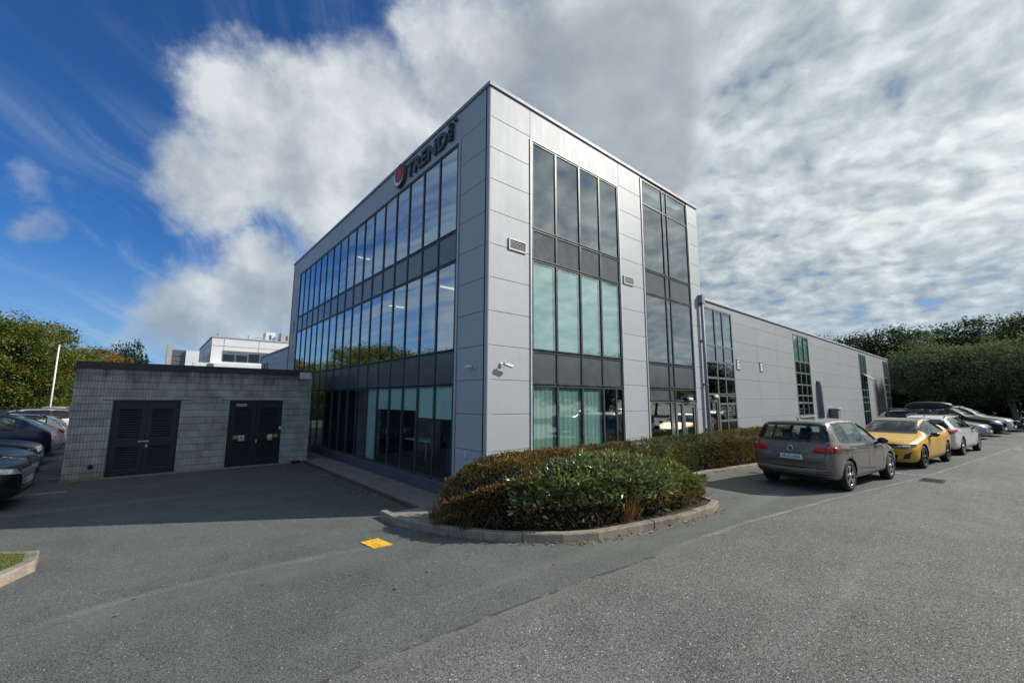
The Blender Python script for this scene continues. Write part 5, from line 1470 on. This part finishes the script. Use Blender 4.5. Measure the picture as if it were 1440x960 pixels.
        for x, ys in ((fx, (-.37, .37)), (fx + .92, (-.42, 0, .42))):
            for y in ys:
                mb = MB(); X = S.L / 2 - x
                w_ = .24 if len(ys) == 2 else .19
                mb.box(X - .05, X + .45, y - w_, y + w_, .42, .58)
                mb._add([(X - .02, y - w_, .55), (X + .10, y - w_, .55), (X + .10, y + w_, .55), (X - .02, y + w_, .55), (X - .24, y - w_ * .9, H - .48), (X - .14, y - w_ * .9, H - .48), (X - .14, y + w_ * .9, H - .48), (X - .24, y + w_ * .9, H - .48)],
                        [(0, 3, 2, 1), (4, 5, 6, 7), (0, 1, 5, 4), (1, 2, 6, 5), (2, 3, 7, 6), (3, 0, 4, 7)])
                mb.box(X - .28, X - .18, y - .12, y + .12, H - .44, H - .26)
                mb.build('seat', MT['cabin'], c, bevel=.035)
        # underside, wheels
        MB().box(-S.L / 2 + .35, S.L / 2 - .3, -S.hw + .33, S.hw - .33, S.zb(S.L / 2) - .0, S.zb(S.L / 2) + .12).build('underside', MT['black'], c)
        for x in S.wheels:
            for s in (-1, 1):
                X, Y, r = S.L / 2 - x, s * (S.hw - .015), S.wr
                prof = [(r * .66, -.20), (r * .80, -.215), (r * .95, -.205), (r, -.17), (r, -.045), (r * .955, -.012), (r * .82, .0), (r * .68, -.008), (r * .655, -.03)]
                w_ = MB().lathe([(a, b * s) for a, b in prof], 32, 'y', (X, Y, r), closed=False).build('wheel', MT['rubber'], c, local=True)
                rm = MB().lathe([(r * .665, -.02 * s), (r * .63, -.012 * s), (r * .60, -.03 * s), (r * .585, -.16 * s), (0, -.165 * s)], 32, 'y', (X, Y, r), mi=1)
                rm.mi = [1] * len(rm.mi); rm.lathe([(r * .672, -.022 * s), (r * .64, -.004 * s), (r * .60, -.02 * s)], 32, 'y', (X, Y, r), mi=0)
                ns = o.get('spokes', 5)
                for k in range(ns):
                    for dq in ((-.10, .10) if ns == 5 else (0,)):
                        q = 2 * math.pi * k / ns + .3
                        a = Vector((math.cos(q + dq * .6), 0, math.sin(q + dq * .6))); t = Vector((-math.sin(q), 0, math.cos(q))); b = Vector((math.cos(q + dq * 1.5), 0, math.sin(q + dq * 1.5)))
                        cn = Vector((X, Y - .02 * s, r)); tw_ = r * (.055 if ns == 5 else .07); dy = Vector((0, -.03 * s, 0)); o2_ = Vector((0, .008 * s, 0))
                        p0, p1 = cn + a * r * .10, cn + b * r * .63 + o2_
                        rm._add([p0 - t * tw_, p0 + t * tw_, p1 + t * tw_ * .8, p1 - t * tw_ * .8, p0 - t * tw_ + dy, p0 + t * tw_ + dy, p1 + t * tw_ * .8 + dy, p1 - t * tw_ * .8 + dy],
                                [(0, 1, 2, 3), (7, 6, 5, 4), (0, 4, 5, 1), (1, 5, 6, 2), (2, 6, 7, 3), (3, 7, 4, 0)])
                rm.lathe([(0, .0), (r * .13, .0), (r * .15, -.025 * s)], 14, 'y', (X, Y - .008 * s, r))
                rm.build('rim', [o.get('rim', MT['alloy']), MT['black']], w_, local=True)
        # seams, sills, handles, mirrors
        for x in o.get('doors', ()):
            z1 = S.zbelt(x) + .02; S.line('door_seam', MT['seam'], [(x, .30), (x - .01, .55), (x, z1)], 'RL', c, .014, .0015)
        d = o.get('doors', ())
        if len(d) > 1: S.line('sill_seam', MT['seam'], [(d[0], .31), (d[-1], .31)], 'RL', c, .010, .0015)
        S.patch('sill_trim', MT['black'], [(S.wheels[0] + .42, .17), (S.wheels[1] - .42, .17), (S.wheels[1] - .42, .255), (S.wheels[0] + .42, .255)], 'RL', c, .006, .2)
        for x in o.get('handles', ()):
            for s in (-1, 1):
                z = S.zbelt(x) - .10; h = S.ray('R' if s < 0 else 'L', x, z)
                if h: MB().box(h[0].x - .10, h[0].x + .10, h[0].y - .012, h[0].y + .012 + .014 * 0, z - .017, z + .017).build('handle', o.get('handle_mat', paint), c, bevel=.010, local=True)
        mx_ = S.g[0] + .18
        for s in (-1, 1):
            h = S.ray('R' if s < 0 else 'L', mx_ + .02, S.zbelt(mx_) - .01)
            y0 = abs(h[0].y); zc = S.zbelt(mx_) + .07; X = S.L / 2 - mx_
            q = MB(); q.tube([(X - .02, s * (y0 - .02), zc - .07), (X, s * (y0 + .05), zc - .05), (X, s * (y0 + .10), zc)], [.03, .028, .03], 8)
            mo = q.build('mirror_arm', MT['black'], c, local=True)
            q = MB(); prof = [(0, -.02), (.07, -.02), (.078, .02), (.06, .08), (.03, .11), (0, .115)]
            q.lathe([(a, b) for a, b in prof], 16, 'x', (X, s * (y0 + .13), zc)); q.v = [(a, (b - s * (y0 + .13)) * 1.45 + s * (y0 + .13), cc) for a, b, cc in q.v]
            q.build('mirror', o.get('mirror_mat', paint), c, local=True)
        for k in o.get('patches', ()):
            nm, mat, poly, kinds = k[:4]; kw = k[4] if len(k) > 4 else {}
            S.patch(nm, mat, poly, kinds, c, **kw)
        for k in o.get('lines', ()):
            nm, mat, pts, kinds = k[:4]; kw = k[4] if len(k) > 4 else {}
            S.line(nm, mat, pts, kinds, c, **kw)
        if o.get('aerial'):
            x, z = o['aerial'], S.zt(o['aerial'])
            MB().tube([(S.L / 2 - x, 0, z - .01), (S.L / 2 - x - .10, 0, z + .07)], [.018, .006], 8).build('aerial', MT['black'], c, local=True)
        if o.get('rails'):
            x0, x1 = o['rails']
            for s in (-1, 1):
                n = 9; P = [(S.L / 2 - (x0 + (x1 - x0) * k / n), s * (S.rwid(x0 + (x1 - x0) * k / n) - .06), S.zt(x0 + (x1 - x0) * k / n) + (.025 if 0 < k < n else -.03)) for k in range(n + 1)]
                MB().tube(P, .016, 8).build('roof_rail', o.get('rail_mat', MT['steel']), c, local=True)
        return c

def plate_part(c, S, end, z, w=.52, h=.11, txt=None, y=0):
    hh = S.ray('B' if end < 0 else 'F', y, z)
    X = hh[0].x + end * .012
    p = MB().box(X, X + end * .008, y - w / 2, y + w / 2, z - h / 2, z + h / 2).build('number_plate', MT['plate_white'], c, local=True)
    sy = 1 if end > 0 else -1
    b0 = (y - sy * w / 2) ; MB().box(X + end * .0081, X + end * .0105, min(b0, b0 + sy * .05), max(b0, b0 + sy * .05), z - h / 2 + .003, z + h / 2 - .003).build('plate_band', MT['plate_blue'], p, local=True)
    if txt:
        M4 = Matrix(((0, 0, end, X + end * .011), (sy, 0, 0, y + sy * .02), (0, 1, 0, z - .035), (0, 0, 0, 1)))
        t = text_mesh('plate_text', txt, .095, MT['seam'], M4, .001, .001, None, 'CENTER', .82); t.parent = p
    return p

P_GREY = paint_mat('grey brown metallic paint', (.135, .126, .118), .45, .36)
P_GOLD = paint_mat('yellow gold metallic paint', (.66, .37, .022), .1, .42, .35)
P_WHITE = paint_mat('white car paint', (.62, .63, .63), .0, .35)
P_BLACK = paint_mat('black car paint', (.004, .004, .005), .0, .38, .12, .35)
P_NAVY = paint_mat('navy car paint', (.010, .022, .055), .4, .28)
P_BLUE = paint_mat('dark blue car paint', (.008, .020, .060), .2, .34, .3, .4)
P_SILVER = paint_mat('silver car paint', (.40, .41, .43), .6, .3)
P_DGREY = paint_mat('dark grey car paint', (.012, .013, .017), .1, .38, .2, .4)

CS = 1.07
def place(c, x, y, heading, s=CS):
    c.location = (x, y, 0); c.rotation_euler = (0, 0, heading); c.scale = (s, s, s)
HD = R(-6.6)

# ---- grey tall hatchback
mpv = Car(4.34, .905,
    [(0, .60), (.05, .70), (.2, .82), (.6, .92), (.95, .99), (1.2, 1.07), (1.6, 1.30), (2.0, 1.47), (2.4, 1.555), (2.9, 1.58), (3.5, 1.57), (3.95, 1.535), (4.06, 1.49), (4.14, 1.36), (4.22, 1.16), (4.27, 1.00), (4.32, .86), (4.34, .66)],
    [(0, .28), (.12, .21), (.5, .19), (3.8, .20), (4.2, .27), (4.34, .36)],
    [(0, .56), (.4, .74), (1.0, .89), (1.5, .95), (2.4, .985), (3.4, 1.02), (4.0, 1.06), (4.34, .95)],
    [(0, .55), (1.0, .70), (1.5, .68), (2.0, .65), (3.0, .66), (4.0, .665), (4.2, .71), (4.34, .74)],
    (.86, 3.545), .335, (1.52, 3.80), ((2.35, 2.46), (3.28, 3.33)), (1.2, 2.02), (4.27, 4.05, .03, .09, .05),
    planr=[(0, .80), (.05, .89), (.16, .945), (.4, .98), (.9, 1.0)])
g1 = mpv.make('parked_car', 'grey brown tall hatchback with red tail lamps parked nearest on the right by the hedge', P_GREY, dict(
    doors=(1.42, 2.40, 3.42), handles=(2.22, 3.22), aerial=3.75, spokes=5, mirror_mat=MT['gloss_black'],
    patches=[('tail_lamp', MT['lens_red'], rounded([(.46, .84), (.70, .84), (.70, .985), (.52, .965)], .02), 'B', dict(mirror=True, thick=.012, off=.010)),
             ('tail_lamp_outer', MT['lens_red'], rounded([(.705, .84), (.862, .855), (.862, 1.0), (.705, .985)], .02), 'B', dict(mirror=True, thick=.012, off=.010)),
             ('tail_lamp_wing', MT['lens_red'], rounded([(4.02, .90), (4.31, .855), (4.28, 1.0), (4.07, .985)], .03), 'RL', dict(thick=.012, off=.010)),
             ('rear_bumper_pad', MT['black'], [(-.76, .31), (.76, .31), (.78, .40), (-.78, .40)], 'B', dict(off=.008)),
             ('rear_reflector', MT['lens_dark_red'], [(.50, .435), (.78, .44), (.78, .468), (.50, .463)], 'B', dict(mirror=True, off=.011)),
             ('headlamp', MT['lens_clear'], rounded([(.10, .62), (.62, .78), (.55, .66), (.2, .56)], .03), 'RL', dict(thick=.01, off=.008)),
             ('fuel_flap', P_GREY, rounded([(3.50, .80), (3.67, .80), (3.67, .93), (3.50, .93)], .05), 'R', dict(off=.005))],
    lines=[('tailgate_seam', MT['seam'], [(-.74, 1.02), (-.70, .80), (-.64, .64), (.64, .64), (.70, .80), (.74, 1.02)], 'B', dict(w=.012)),
           ('bumper_crease', MT['steel'], [(-.80, .475), (0, .475), (.80, .475)], 'B', dict(w=.014, off=.006)),
           ('bumper_edge', MT['seam'], [(-.82, .62), (-.62, .60), (.62, .60), (.82, .62)], 'B', dict(w=.010)),
           ('plate_recess', MT['seam'], [(-.36, .80), (.36, .80)], 'B', dict(w=.012)),
           ('side_crease', P_BLACK, [(1.35, .80), (2.5, .815), (3.6, .83), (4.0, .845)], 'RL', dict(w=.008)),
           ('roof_joint', MT['seam'], [(2.1, .60), (3.9, .57)], 'T', dict(w=.02, mirror=True)),
           ('wiper', MT['black'], [(.0, 1.115), (.30, 1.125), (.42, 1.128)], 'B', dict(w=.02, off=.02))]))
plate_part(g1, mpv, -1, .735, .52, .11, '191-C-1416')
# round badge on the tailgate: ring with a V over a W
hh = mpv.ray('B', 0, .915); bxx = hh[0].x - .014
bq = MB().lathe([(.052, 0), (.056, -.008), (.064, -.008), (.068, 0)], 28, 'x', (bxx, 0, .915))
def bar(mb, p, q, w):
    p, q = Vector(p), Vector(q); t = (q - p).normalized(); nn = Vector((-t.y, t.x)) * w / 2
    A = [(bxx - .006, -v.x, v.y + .915) for v in (p + nn, q + nn, q - nn, p - nn)]; B = [(bxx + .006, a[1], a[2]) for a in A]
    mb._add(A + B, [(0, 1, 2, 3), (7, 6, 5, 4), (0, 4, 5, 1), (1, 5, 6, 2), (2, 6, 7, 3), (3, 7, 4, 0)])
for a, b in (((-.026, .046), (0, .004)), ((.026, .046), (0, .004)), ((-.046, .024), (-.022, -.044)), ((-.022, -.044), (0, -.002)), ((0, -.002), (.022, -.044)), ((.022, -.044), (.046, .024))): bar(bq, a, b, .011)
bq.build('badge', MT['chrome'], g1, local=True)
place(g1, 9.50, -3.32, HD)

# ---- yellow hatchback facing the viewer
hat = Car(4.37, .93,
    [(0, .62), (.05, .72), (.2, .80), (.6, .88), (1.0, .935), (1.25, .99), (1.7, 1.20), (2.1, 1.37), (2.5, 1.435), (2.9, 1.44), (3.4, 1.40), (3.8, 1.27), (4.1, 1.10), (4.25, 1.0), (4.34, .88), (4.37, .66)],
    [(0, .26), (.12, .18), (.5, .16), (3.8, .18), (4.2, .26), (4.37, .34)],
    [(0, .60), (.4, .72), (1.0, .84), (1.6, .90), (2.6, .935), (3.4, .97), (3.9, 1.0), (4.37, .9)],
    [(0, .55), (1.0, .72), (1.5, .68), (2.0, .64), (3.0, .62), (3.9, .58), (4.2, .66), (4.37, .70)],
    (.90, 3.575), .335, (1.55, 3.62), ((2.40, 2.50),), (1.22, 2.12), (4.12, 3.45, .08, .02, .04))
hat_opts = lambda rim: dict(doors=(1.45, 2.45, 3.4), handles=(2.28, 3.25), spokes=5, rim=rim, mirror_mat=MT['gloss_black'], aerial=3.3, rear_surround=False,
    patches=[('front_visor', MT['gloss_black'], [(-.72, .60), (.72, .60), (.75, .715), (0, .725), (-.75, .715)], 'F', dict(off=.008)),
             ('headlamp', MT['lens_clear'], [(.50, .655), (.74, .66), (.76, .70), (.52, .69)], 'F', dict(mirror=True, off=.014)),
             ('headlamp_wing', MT['gloss_black'], [(.03, .63), (.42, .68), (.38, .75), (.06, .71)], 'RL', dict(off=.008)),
             ('lower_grille', MT['black'], [(-.46, .25), (.46, .25), (.52, .42), (-.52, .42)], 'F', dict(off=.008)),
             ('bumper_vent', MT['black'], [(.60, .30), (.74, .32), (.80, .52), (.66, .44)], 'F', dict(mirror=True, off=.008)),
             ('tail_lamp', MT['lens_red'], [(.40, .84), (.80, .83), (.82, .92), (.42, .90)], 'B', dict(mirror=True, off=.01)),
             ('roof_skin', MT['gloss_black'], [(2.16, -.56), (3.3, -.54), (3.3, .54), (2.16, .56)], 'T', dict(off=.004, st=.15))],
    lines=[('bonnet_seam', MT['seam'], [(.12, -.70), (.5, -.74), (1.2, -.72)], 'T', dict(w=.010, mirror=True)), ('bonnet_crease', MT['seam'], [(.2, 0), (.7, 0), (1.1, 0)], 'T', dict(w=.006)),
           ('grille_bar', MT['chrome'], [(-.12, .66), (.12, .66)], 'F', dict(w=.02, off=.014))])
g2 = hat.make('parked_car', 'yellow gold hatchback with a black roof facing the viewer behind the grey car', P_GOLD, hat_opts(MT['dark_alloy']))
plate_part(g2, hat, 1, .50, .52, .11)
place(g2, 15.62, -3.98, HD + math.pi)

# ---- white estate seen from behind
est = Car(4.64, .91,
    [(0, .58), (.05, .68), (.2, .79), (.6, .88), (1.05, .95), (1.3, 1.03), (1.75, 1.25), (2.15, 1.41), (2.6, 1.465), (3.1, 1.47), (3.8, 1.44), (4.2, 1.36), (4.38, 1.22), (4.5, 1.04), (4.58, .92), (4.62, .82), (4.64, .64)],
    [(0, .26), (.12, .19), (.5, .17), (4.0, .19), (4.45, .27), (4.64, .36)],
    [(0, .56), (.4, .70), (1.1, .85), (1.7, .92), (2.6, .945), (3.6, .975), (4.2, 1.0), (4.64, .92)],
    [(0, .55), (1.0, .70), (1.6, .67), (2.1, .64), (3.2, .63), (4.2, .60), (4.5, .68), (4.64, .70)],
    (.88, 3.57), .325, (1.62, 4.12), ((2.45, 2.55), (3.42, 3.48)), (1.28, 2.12), (4.54, 4.25, .06, .03, .05))
est_opts = dict(doors=(1.5, 2.5, 3.45), handles=(2.32, 3.3), spokes=5, rails=(2.3, 4.1), rail_mat=MT['gloss_black'], aerial=4.0,
    patches=[('tail_lamp', MT['lens_red'], [(.36, .83), (.78, .80), (.84, .94), (.42, .91)], 'B', dict(mirror=True, off=.010)),
             ('tail_lamp_wing', MT['lens_red'], [(4.10, .93), (4.60, .80), (4.55, .95), (4.2, .97)], 'RL', dict(off=.010)),
             ('rear_bumper_pad', MT['black'], [(-.72, .30), (.72, .30), (.74, .43), (-.74, .43)], 'B', dict(off=.008)),
             ('headlamp', MT['lens_clear'], rounded([(.08, .58), (.55, .74), (.48, .64), (.18, .56)], .03), 'RL', dict(off=.008))],
    lines=[('tailgate_seam', MT['seam'], [(-.66, .98), (-.62, .70), (-.56, .62), (.56, .62), (.62, .70), (.66, .98)], 'B', dict(w=.012)), ('side_crease', MT['black'], [(1.4, .79), (2.6, .80), (4.0, .83)], 'RL', dict(w=.006))])
g3 = est.make('parked_car', 'white estate car with red wrap round tail lamps parked in front of the yellow car', P_WHITE, est_opts)
plate_part(g3, est, -1, .70, .52, .11)
place(g3, 21.45, -4.55, HD)

# ---- large dark estate / suv type used for the nose-out row
suv = Car(4.62, .94,
    [(0, .66), (.05, .80), (.2, .92), (.6, 1.01), (1.05, 1.07), (1.3, 1.14), (1.7, 1.38), (2.05, 1.57), (2.5, 1.66), (3.0, 1.68), (3.8, 1.65), (4.2, 1.57), (4.36, 1.42), (4.5, 1.18), (4.57, 1.0), (4.61, .86), (4.62, .68)],
    [(0, .32), (.12, .25), (.5, .22), (4.0, .24), (4.45, .32), (4.62, .40)],
    [(0, .62), (.4, .84), (1.1, .97), (1.7, 1.03), (2.6, 1.06), (3.6, 1.10), (4.2, 1.14), (4.62, 1.0)],
    [(0, .60), (1.0, .76), (1.5, .72), (2.0, .68), (3.2, .66), (4.2, .62), (4.5, .70), (4.62, .74)],
    (.90, 3.58), .36, (1.58, 4.15), ((2.42, 2.53), (3.42, 3.50)), (1.25, 2.05), (4.54, 4.28, .06, .04, .05))
def front_opts(rim, rails=True, lamp=None):
    return dict(doors=(1.45, 2.47, 3.45), handles=(2.28, 3.28), spokes=5, rim=rim, rails=(2.2, 4.1) if rails else None, aerial=3.9,
        patches=[('headlamp', lamp or MT['lens_clear'], [(.44, .68), (.74, .72), (.78, .80), (.46, .77)], 'F', dict(mirror=True, off=.010)),
                 ('headlamp_wing', lamp or MT['lens_clear'], [(.06, .70), (.46, .79), (.34, .85), (.10, .79)], 'RL', dict(off=.010)),
                 ('grille', MT['gloss_black'], rounded([(-.40, .54), (.40, .54), (.44, .76), (-.44, .76)], .04), 'F', dict(off=.008)),
                 ('lower_grille', MT['black'], [(-.60, .34), (.60, .34), (.66, .46), (-.66, .46)], 'F', dict(off=.008)),
                 ('tail_lamp', MT['lens_red'], [(.48, .90), (.80, .90), (.82, 1.06), (.50, 1.04)], 'B', dict(mirror=True, off=.01)),
                 ('tail_lamp_wing', MT['lens_red'], [(4.26, .94), (4.56, .90), (4.52, 1.06), (4.30, 1.06)], 'RL', dict(off=.010))],
        lines=[('bonnet_seam', MT['seam'], [(.12, -.72), (.5, -.76), (1.2, -.74)], 'T', dict(w=.010, mirror=True)), ('grille_bar', MT['chrome'], [(-.40, .66), (.40, .66)], 'F', dict(w=.018, off=.014)),
               ('bumper_seam', MT['seam'], [(-.80, .52), (-.5, .50), (.5, .50), (.80, .52)], 'F', dict(w=.010))])
NOSE = R(-90 - 8)
g4 = est.make('parked_car', 'silver grey estate parked nose out under the black roof box', P_SILVER, dict(est_opts, spokes=5,
    patches=[('headlamp', MT['lens_clear'], [(.44, .58), (.70, .62), (.74, .70), (.46, .66)], 'F', dict(mirror=True, off=.010)), ('headlamp_wing', MT['lens_clear'], rounded([(.08, .60), (.50, .72), (.42, .66), (.14, .57)], .02), 'RL', dict(off=.010)),
             ('grille', MT['gloss_black'], rounded([(-.40, .42), (.40, .42), (.44, .60), (-.44, .60)], .04), 'F', dict(off=.008)), ('lower_grille', MT['black'], [(-.6, .26), (.6, .26), (.64, .36), (-.64, .36)], 'F', dict(off=.008))], lines=[('bonnet_seam', MT['seam'], [(.12, -.68), (.5, -.72), (1.2, -.70)], 'T', dict(w=.010, mirror=True))]))
plate_part(g4, est, 1, .42)
place(g4, 32.0, -3.35, NOSE)
rb = empty('roof_box', (32.1, -3.35, 1.60), 'long black roof box strapped on the silver grey estate', 'roof box')
mb = MB(); n = 20
for k, (t, w_, h0, h1) in enumerate([(-1.05, .16, .10, .20), (-.98, .34, .04, .30), (-.6, .42, .0, .38), (0, .43, .0, .40), (.6, .42, .0, .38), (.95, .32, .03, .28), (1.12, .10, .08, .16)]):
    for q in range(n):
        a = 2 * math.pi * q / n; ca_, sa_ = math.cos(a), math.sin(a)
        ca_ = math.copysign(abs(ca_) ** .45, ca_); sa_ = math.copysign(abs(sa_) ** .45, sa_)
        mb.v.append((ca_ * w_, t, (h0 + h1) / 2 + sa_ * (h1 - h0) / 2))
    if k:
        for q in range(n): mb.f.append(((k - 1) * n + q, (k - 1) * n + (q + 1) % n, k * n + (q + 1) % n, k * n + q)); mb.mi.append(0); mb.sm.append(True)
mb.f += [tuple(range(n)), tuple(range(6 * n, 7 * n))]; mb.mi += [0, 0]; mb.sm += [False, False]
o_ = mb.build('shell', MT['black'], rb, local=True); o_.location = (0, 0, .06)
q = MB(); q.box(-.62, .62, -.53, -.47, .0, .05); q.box(-.62, .62, .42, .48, .0, .05); q.build('roof_bars', MT['steel'], rb, local=True)
rb.rotation_euler = (0, 0, R(-8)); rb.scale = (1.05, 1.0, 1.1)
g5 = suv.make('parked_car', 'black sport utility car with roof rails parked nose out beyond the roof box car', P_BLACK, front_opts(MT['alloy']))
plate_part(g5, suv, 1, .44)
place(g5, 35.7, -3.9, NOSE)
g6 = suv.make('parked_car', 'white sport utility car with silver roof rails parked between the black and dark grey ones', P_WHITE, front_opts(MT['dark_alloy']))
plate_part(g6, suv, 1, .44)
place(g6, 39.5, -4.3, NOSE)
g7 = hat.make('parked_car', 'dark grey hatchback parked nose out at the far right end of the row', P_DGREY, hat_opts(MT['alloy']))
plate_part(g7, hat, 1, .50)
place(g7, 43.5, -4.8, NOSE)

# ---- shaded cars at the left
sal = Car(4.70, .92,
    [(0, .60), (.05, .70), (.2, .80), (.6, .88), (1.1, .94), (1.4, 1.01), (1.9, 1.24), (2.3, 1.38), (2.7, 1.425), (3.1, 1.42), (3.6, 1.33), (4.0, 1.17), (4.25, 1.08), (4.55, 1.04), (4.66, .96), (4.70, .7)],
    [(0, .26), (.12, .19), (.5, .17), (4.0, .19), (4.45, .27), (4.70, .36)],
    [(0, .58), (.4, .72), (1.1, .86), (1.7, .91), (2.6, .93), (3.6, .965), (4.2, .99), (4.70, .92)],
    [(0, .55), (1.0, .70), (1.6, .66), (2.2, .62), (3.2, .61), (4.0, .62), (4.5, .68), (4.70, .70)],
    (.88, 3.68), .33, (1.72, 3.85), ((2.55, 2.65),), (1.38, 2.28), (4.12, 3.45, .08, .02, .05))
def sal_opts(rim):
    o = front_opts(rim, False); o['doors'] = (1.55, 2.6, 3.55); o['handles'] = (2.42, 3.42); o['aerial'] = None
    o['patches'] = [('headlamp', MT['lens_clear'], [(.46, .62), (.76, .66), (.78, .73), (.48, .71)], 'F', dict(mirror=True, off=.010)), ('headlamp_wing', MT['lens_clear'], [(.06, .64), (.46, .71), (.34, .77), (.10, .72)], 'RL', dict(off=.010)),
        ('grille', MT['gloss_black'], rounded([(-.42, .34), (.42, .34), (.46, .68), (-.46, .68)], .05), 'F', dict(off=.008)), ('lower_grille', MT['black'], [(.52, .27), (.78, .29), (.80, .42), (.54, .38)], 'F', dict(mirror=True, off=.008)),
        ('tail_lamp', MT['lens_red'], [(.44, .84), (.80, .84), (.82, .95), (.46, .94)], 'B', dict(mirror=True, off=.01))]
    return o
P2 = lambda c, S: plate_part(c, S, 1, .47)
l1 = sal.make('parked_car', 'black saloon nearest the viewer at the left edge showing its headlamp and plate', P_BLACK, sal_opts(MT['alloy'])); P2(l1, sal); place(l1, -9.40, 6.60, R(-2))
o = sal_opts(MT['alloy']); o['lines'] = o['lines'] + [('lamp_strip', MT['chrome'], [(.46, .72), (.78, .74)], 'F', dict(w=.02, off=.016, mirror=True))]
l2 = sal.make('parked_car', 'dark charcoal saloon second from the left edge behind the black saloon', P_DGREY, o); P2(l2, sal); place(l2, -9.65, 9.0, R(-2))
l3 = hat.make('parked_car', 'black hatchback with open sky reflected on its bonnet in the shaded left row', P_BLACK, hat_opts(MT['dark_alloy'])); P2(l3, hat); place(l3, -9.75, 11.75, R(1))
l4 = hat.make('parked_car', 'dark blue coupe backed in with its sloping tail towards the substation', P_BLUE, hat_opts(MT['dark_alloy'])); place(l4, -9.9, 14.3, R(180), 1.14)
l5 = est.make('parked_car', 'white car just behind the blue coupe at the substation corner', P_WHITE, est_opts); place(l5, -9.9, 17.1, R(180))
l6 = sal.make('parked_car', 'navy saloon parked one bay beyond the white car', P_NAVY, sal_opts(MT['alloy'])); place(l6, -10.2, 19.8, R(2))
l7 = est.make('parked_car', 'white estate with a black window line in the middle of the left car park', P_WHITE, dict(est_opts, glass=MT['car_glass_dark'])); place(l7, -10.8, 23.2, R(1))
# copies for the far rows
def far(src, x, y, h, label):
    c = copy_tree(src); c['label'] = label; place(c, x, y, h); return c
far(l7, -10.2, 26.2, R(182), 'white estate in the next bay behind the first white estate')
far(l1, -11.2, 29.2, R(0), 'black saloon far back in the left row under the trees')
far(g4, -17.5, 34.5, R(95), 'silver estate parked at the far left below the trees')
far(l6, -13.2, 35.2, R(90), 'navy saloon in the far row in front of the sunlit hedge')
far(g3, -10.0, 36.5, R(90), 'white estate in the far row nearest the substation')
far(g5, 45.0, 4.5, R(-100), 'black utility car half hidden past the end of the low wing')
# cars across the road, seen in the glazing
far(l6, 17.5, -12.2, R(-6), 'navy saloon parked across the road')
far(l4, 24.5, -13.2, R(-6), 'dark blue coupe parked across the road')
for o in list(bpy.data.objects):
    if o.parent is None and o.name.split('.')[0] == 'parked_car' and 'group' not in o: o['group'] = 'parked cars'
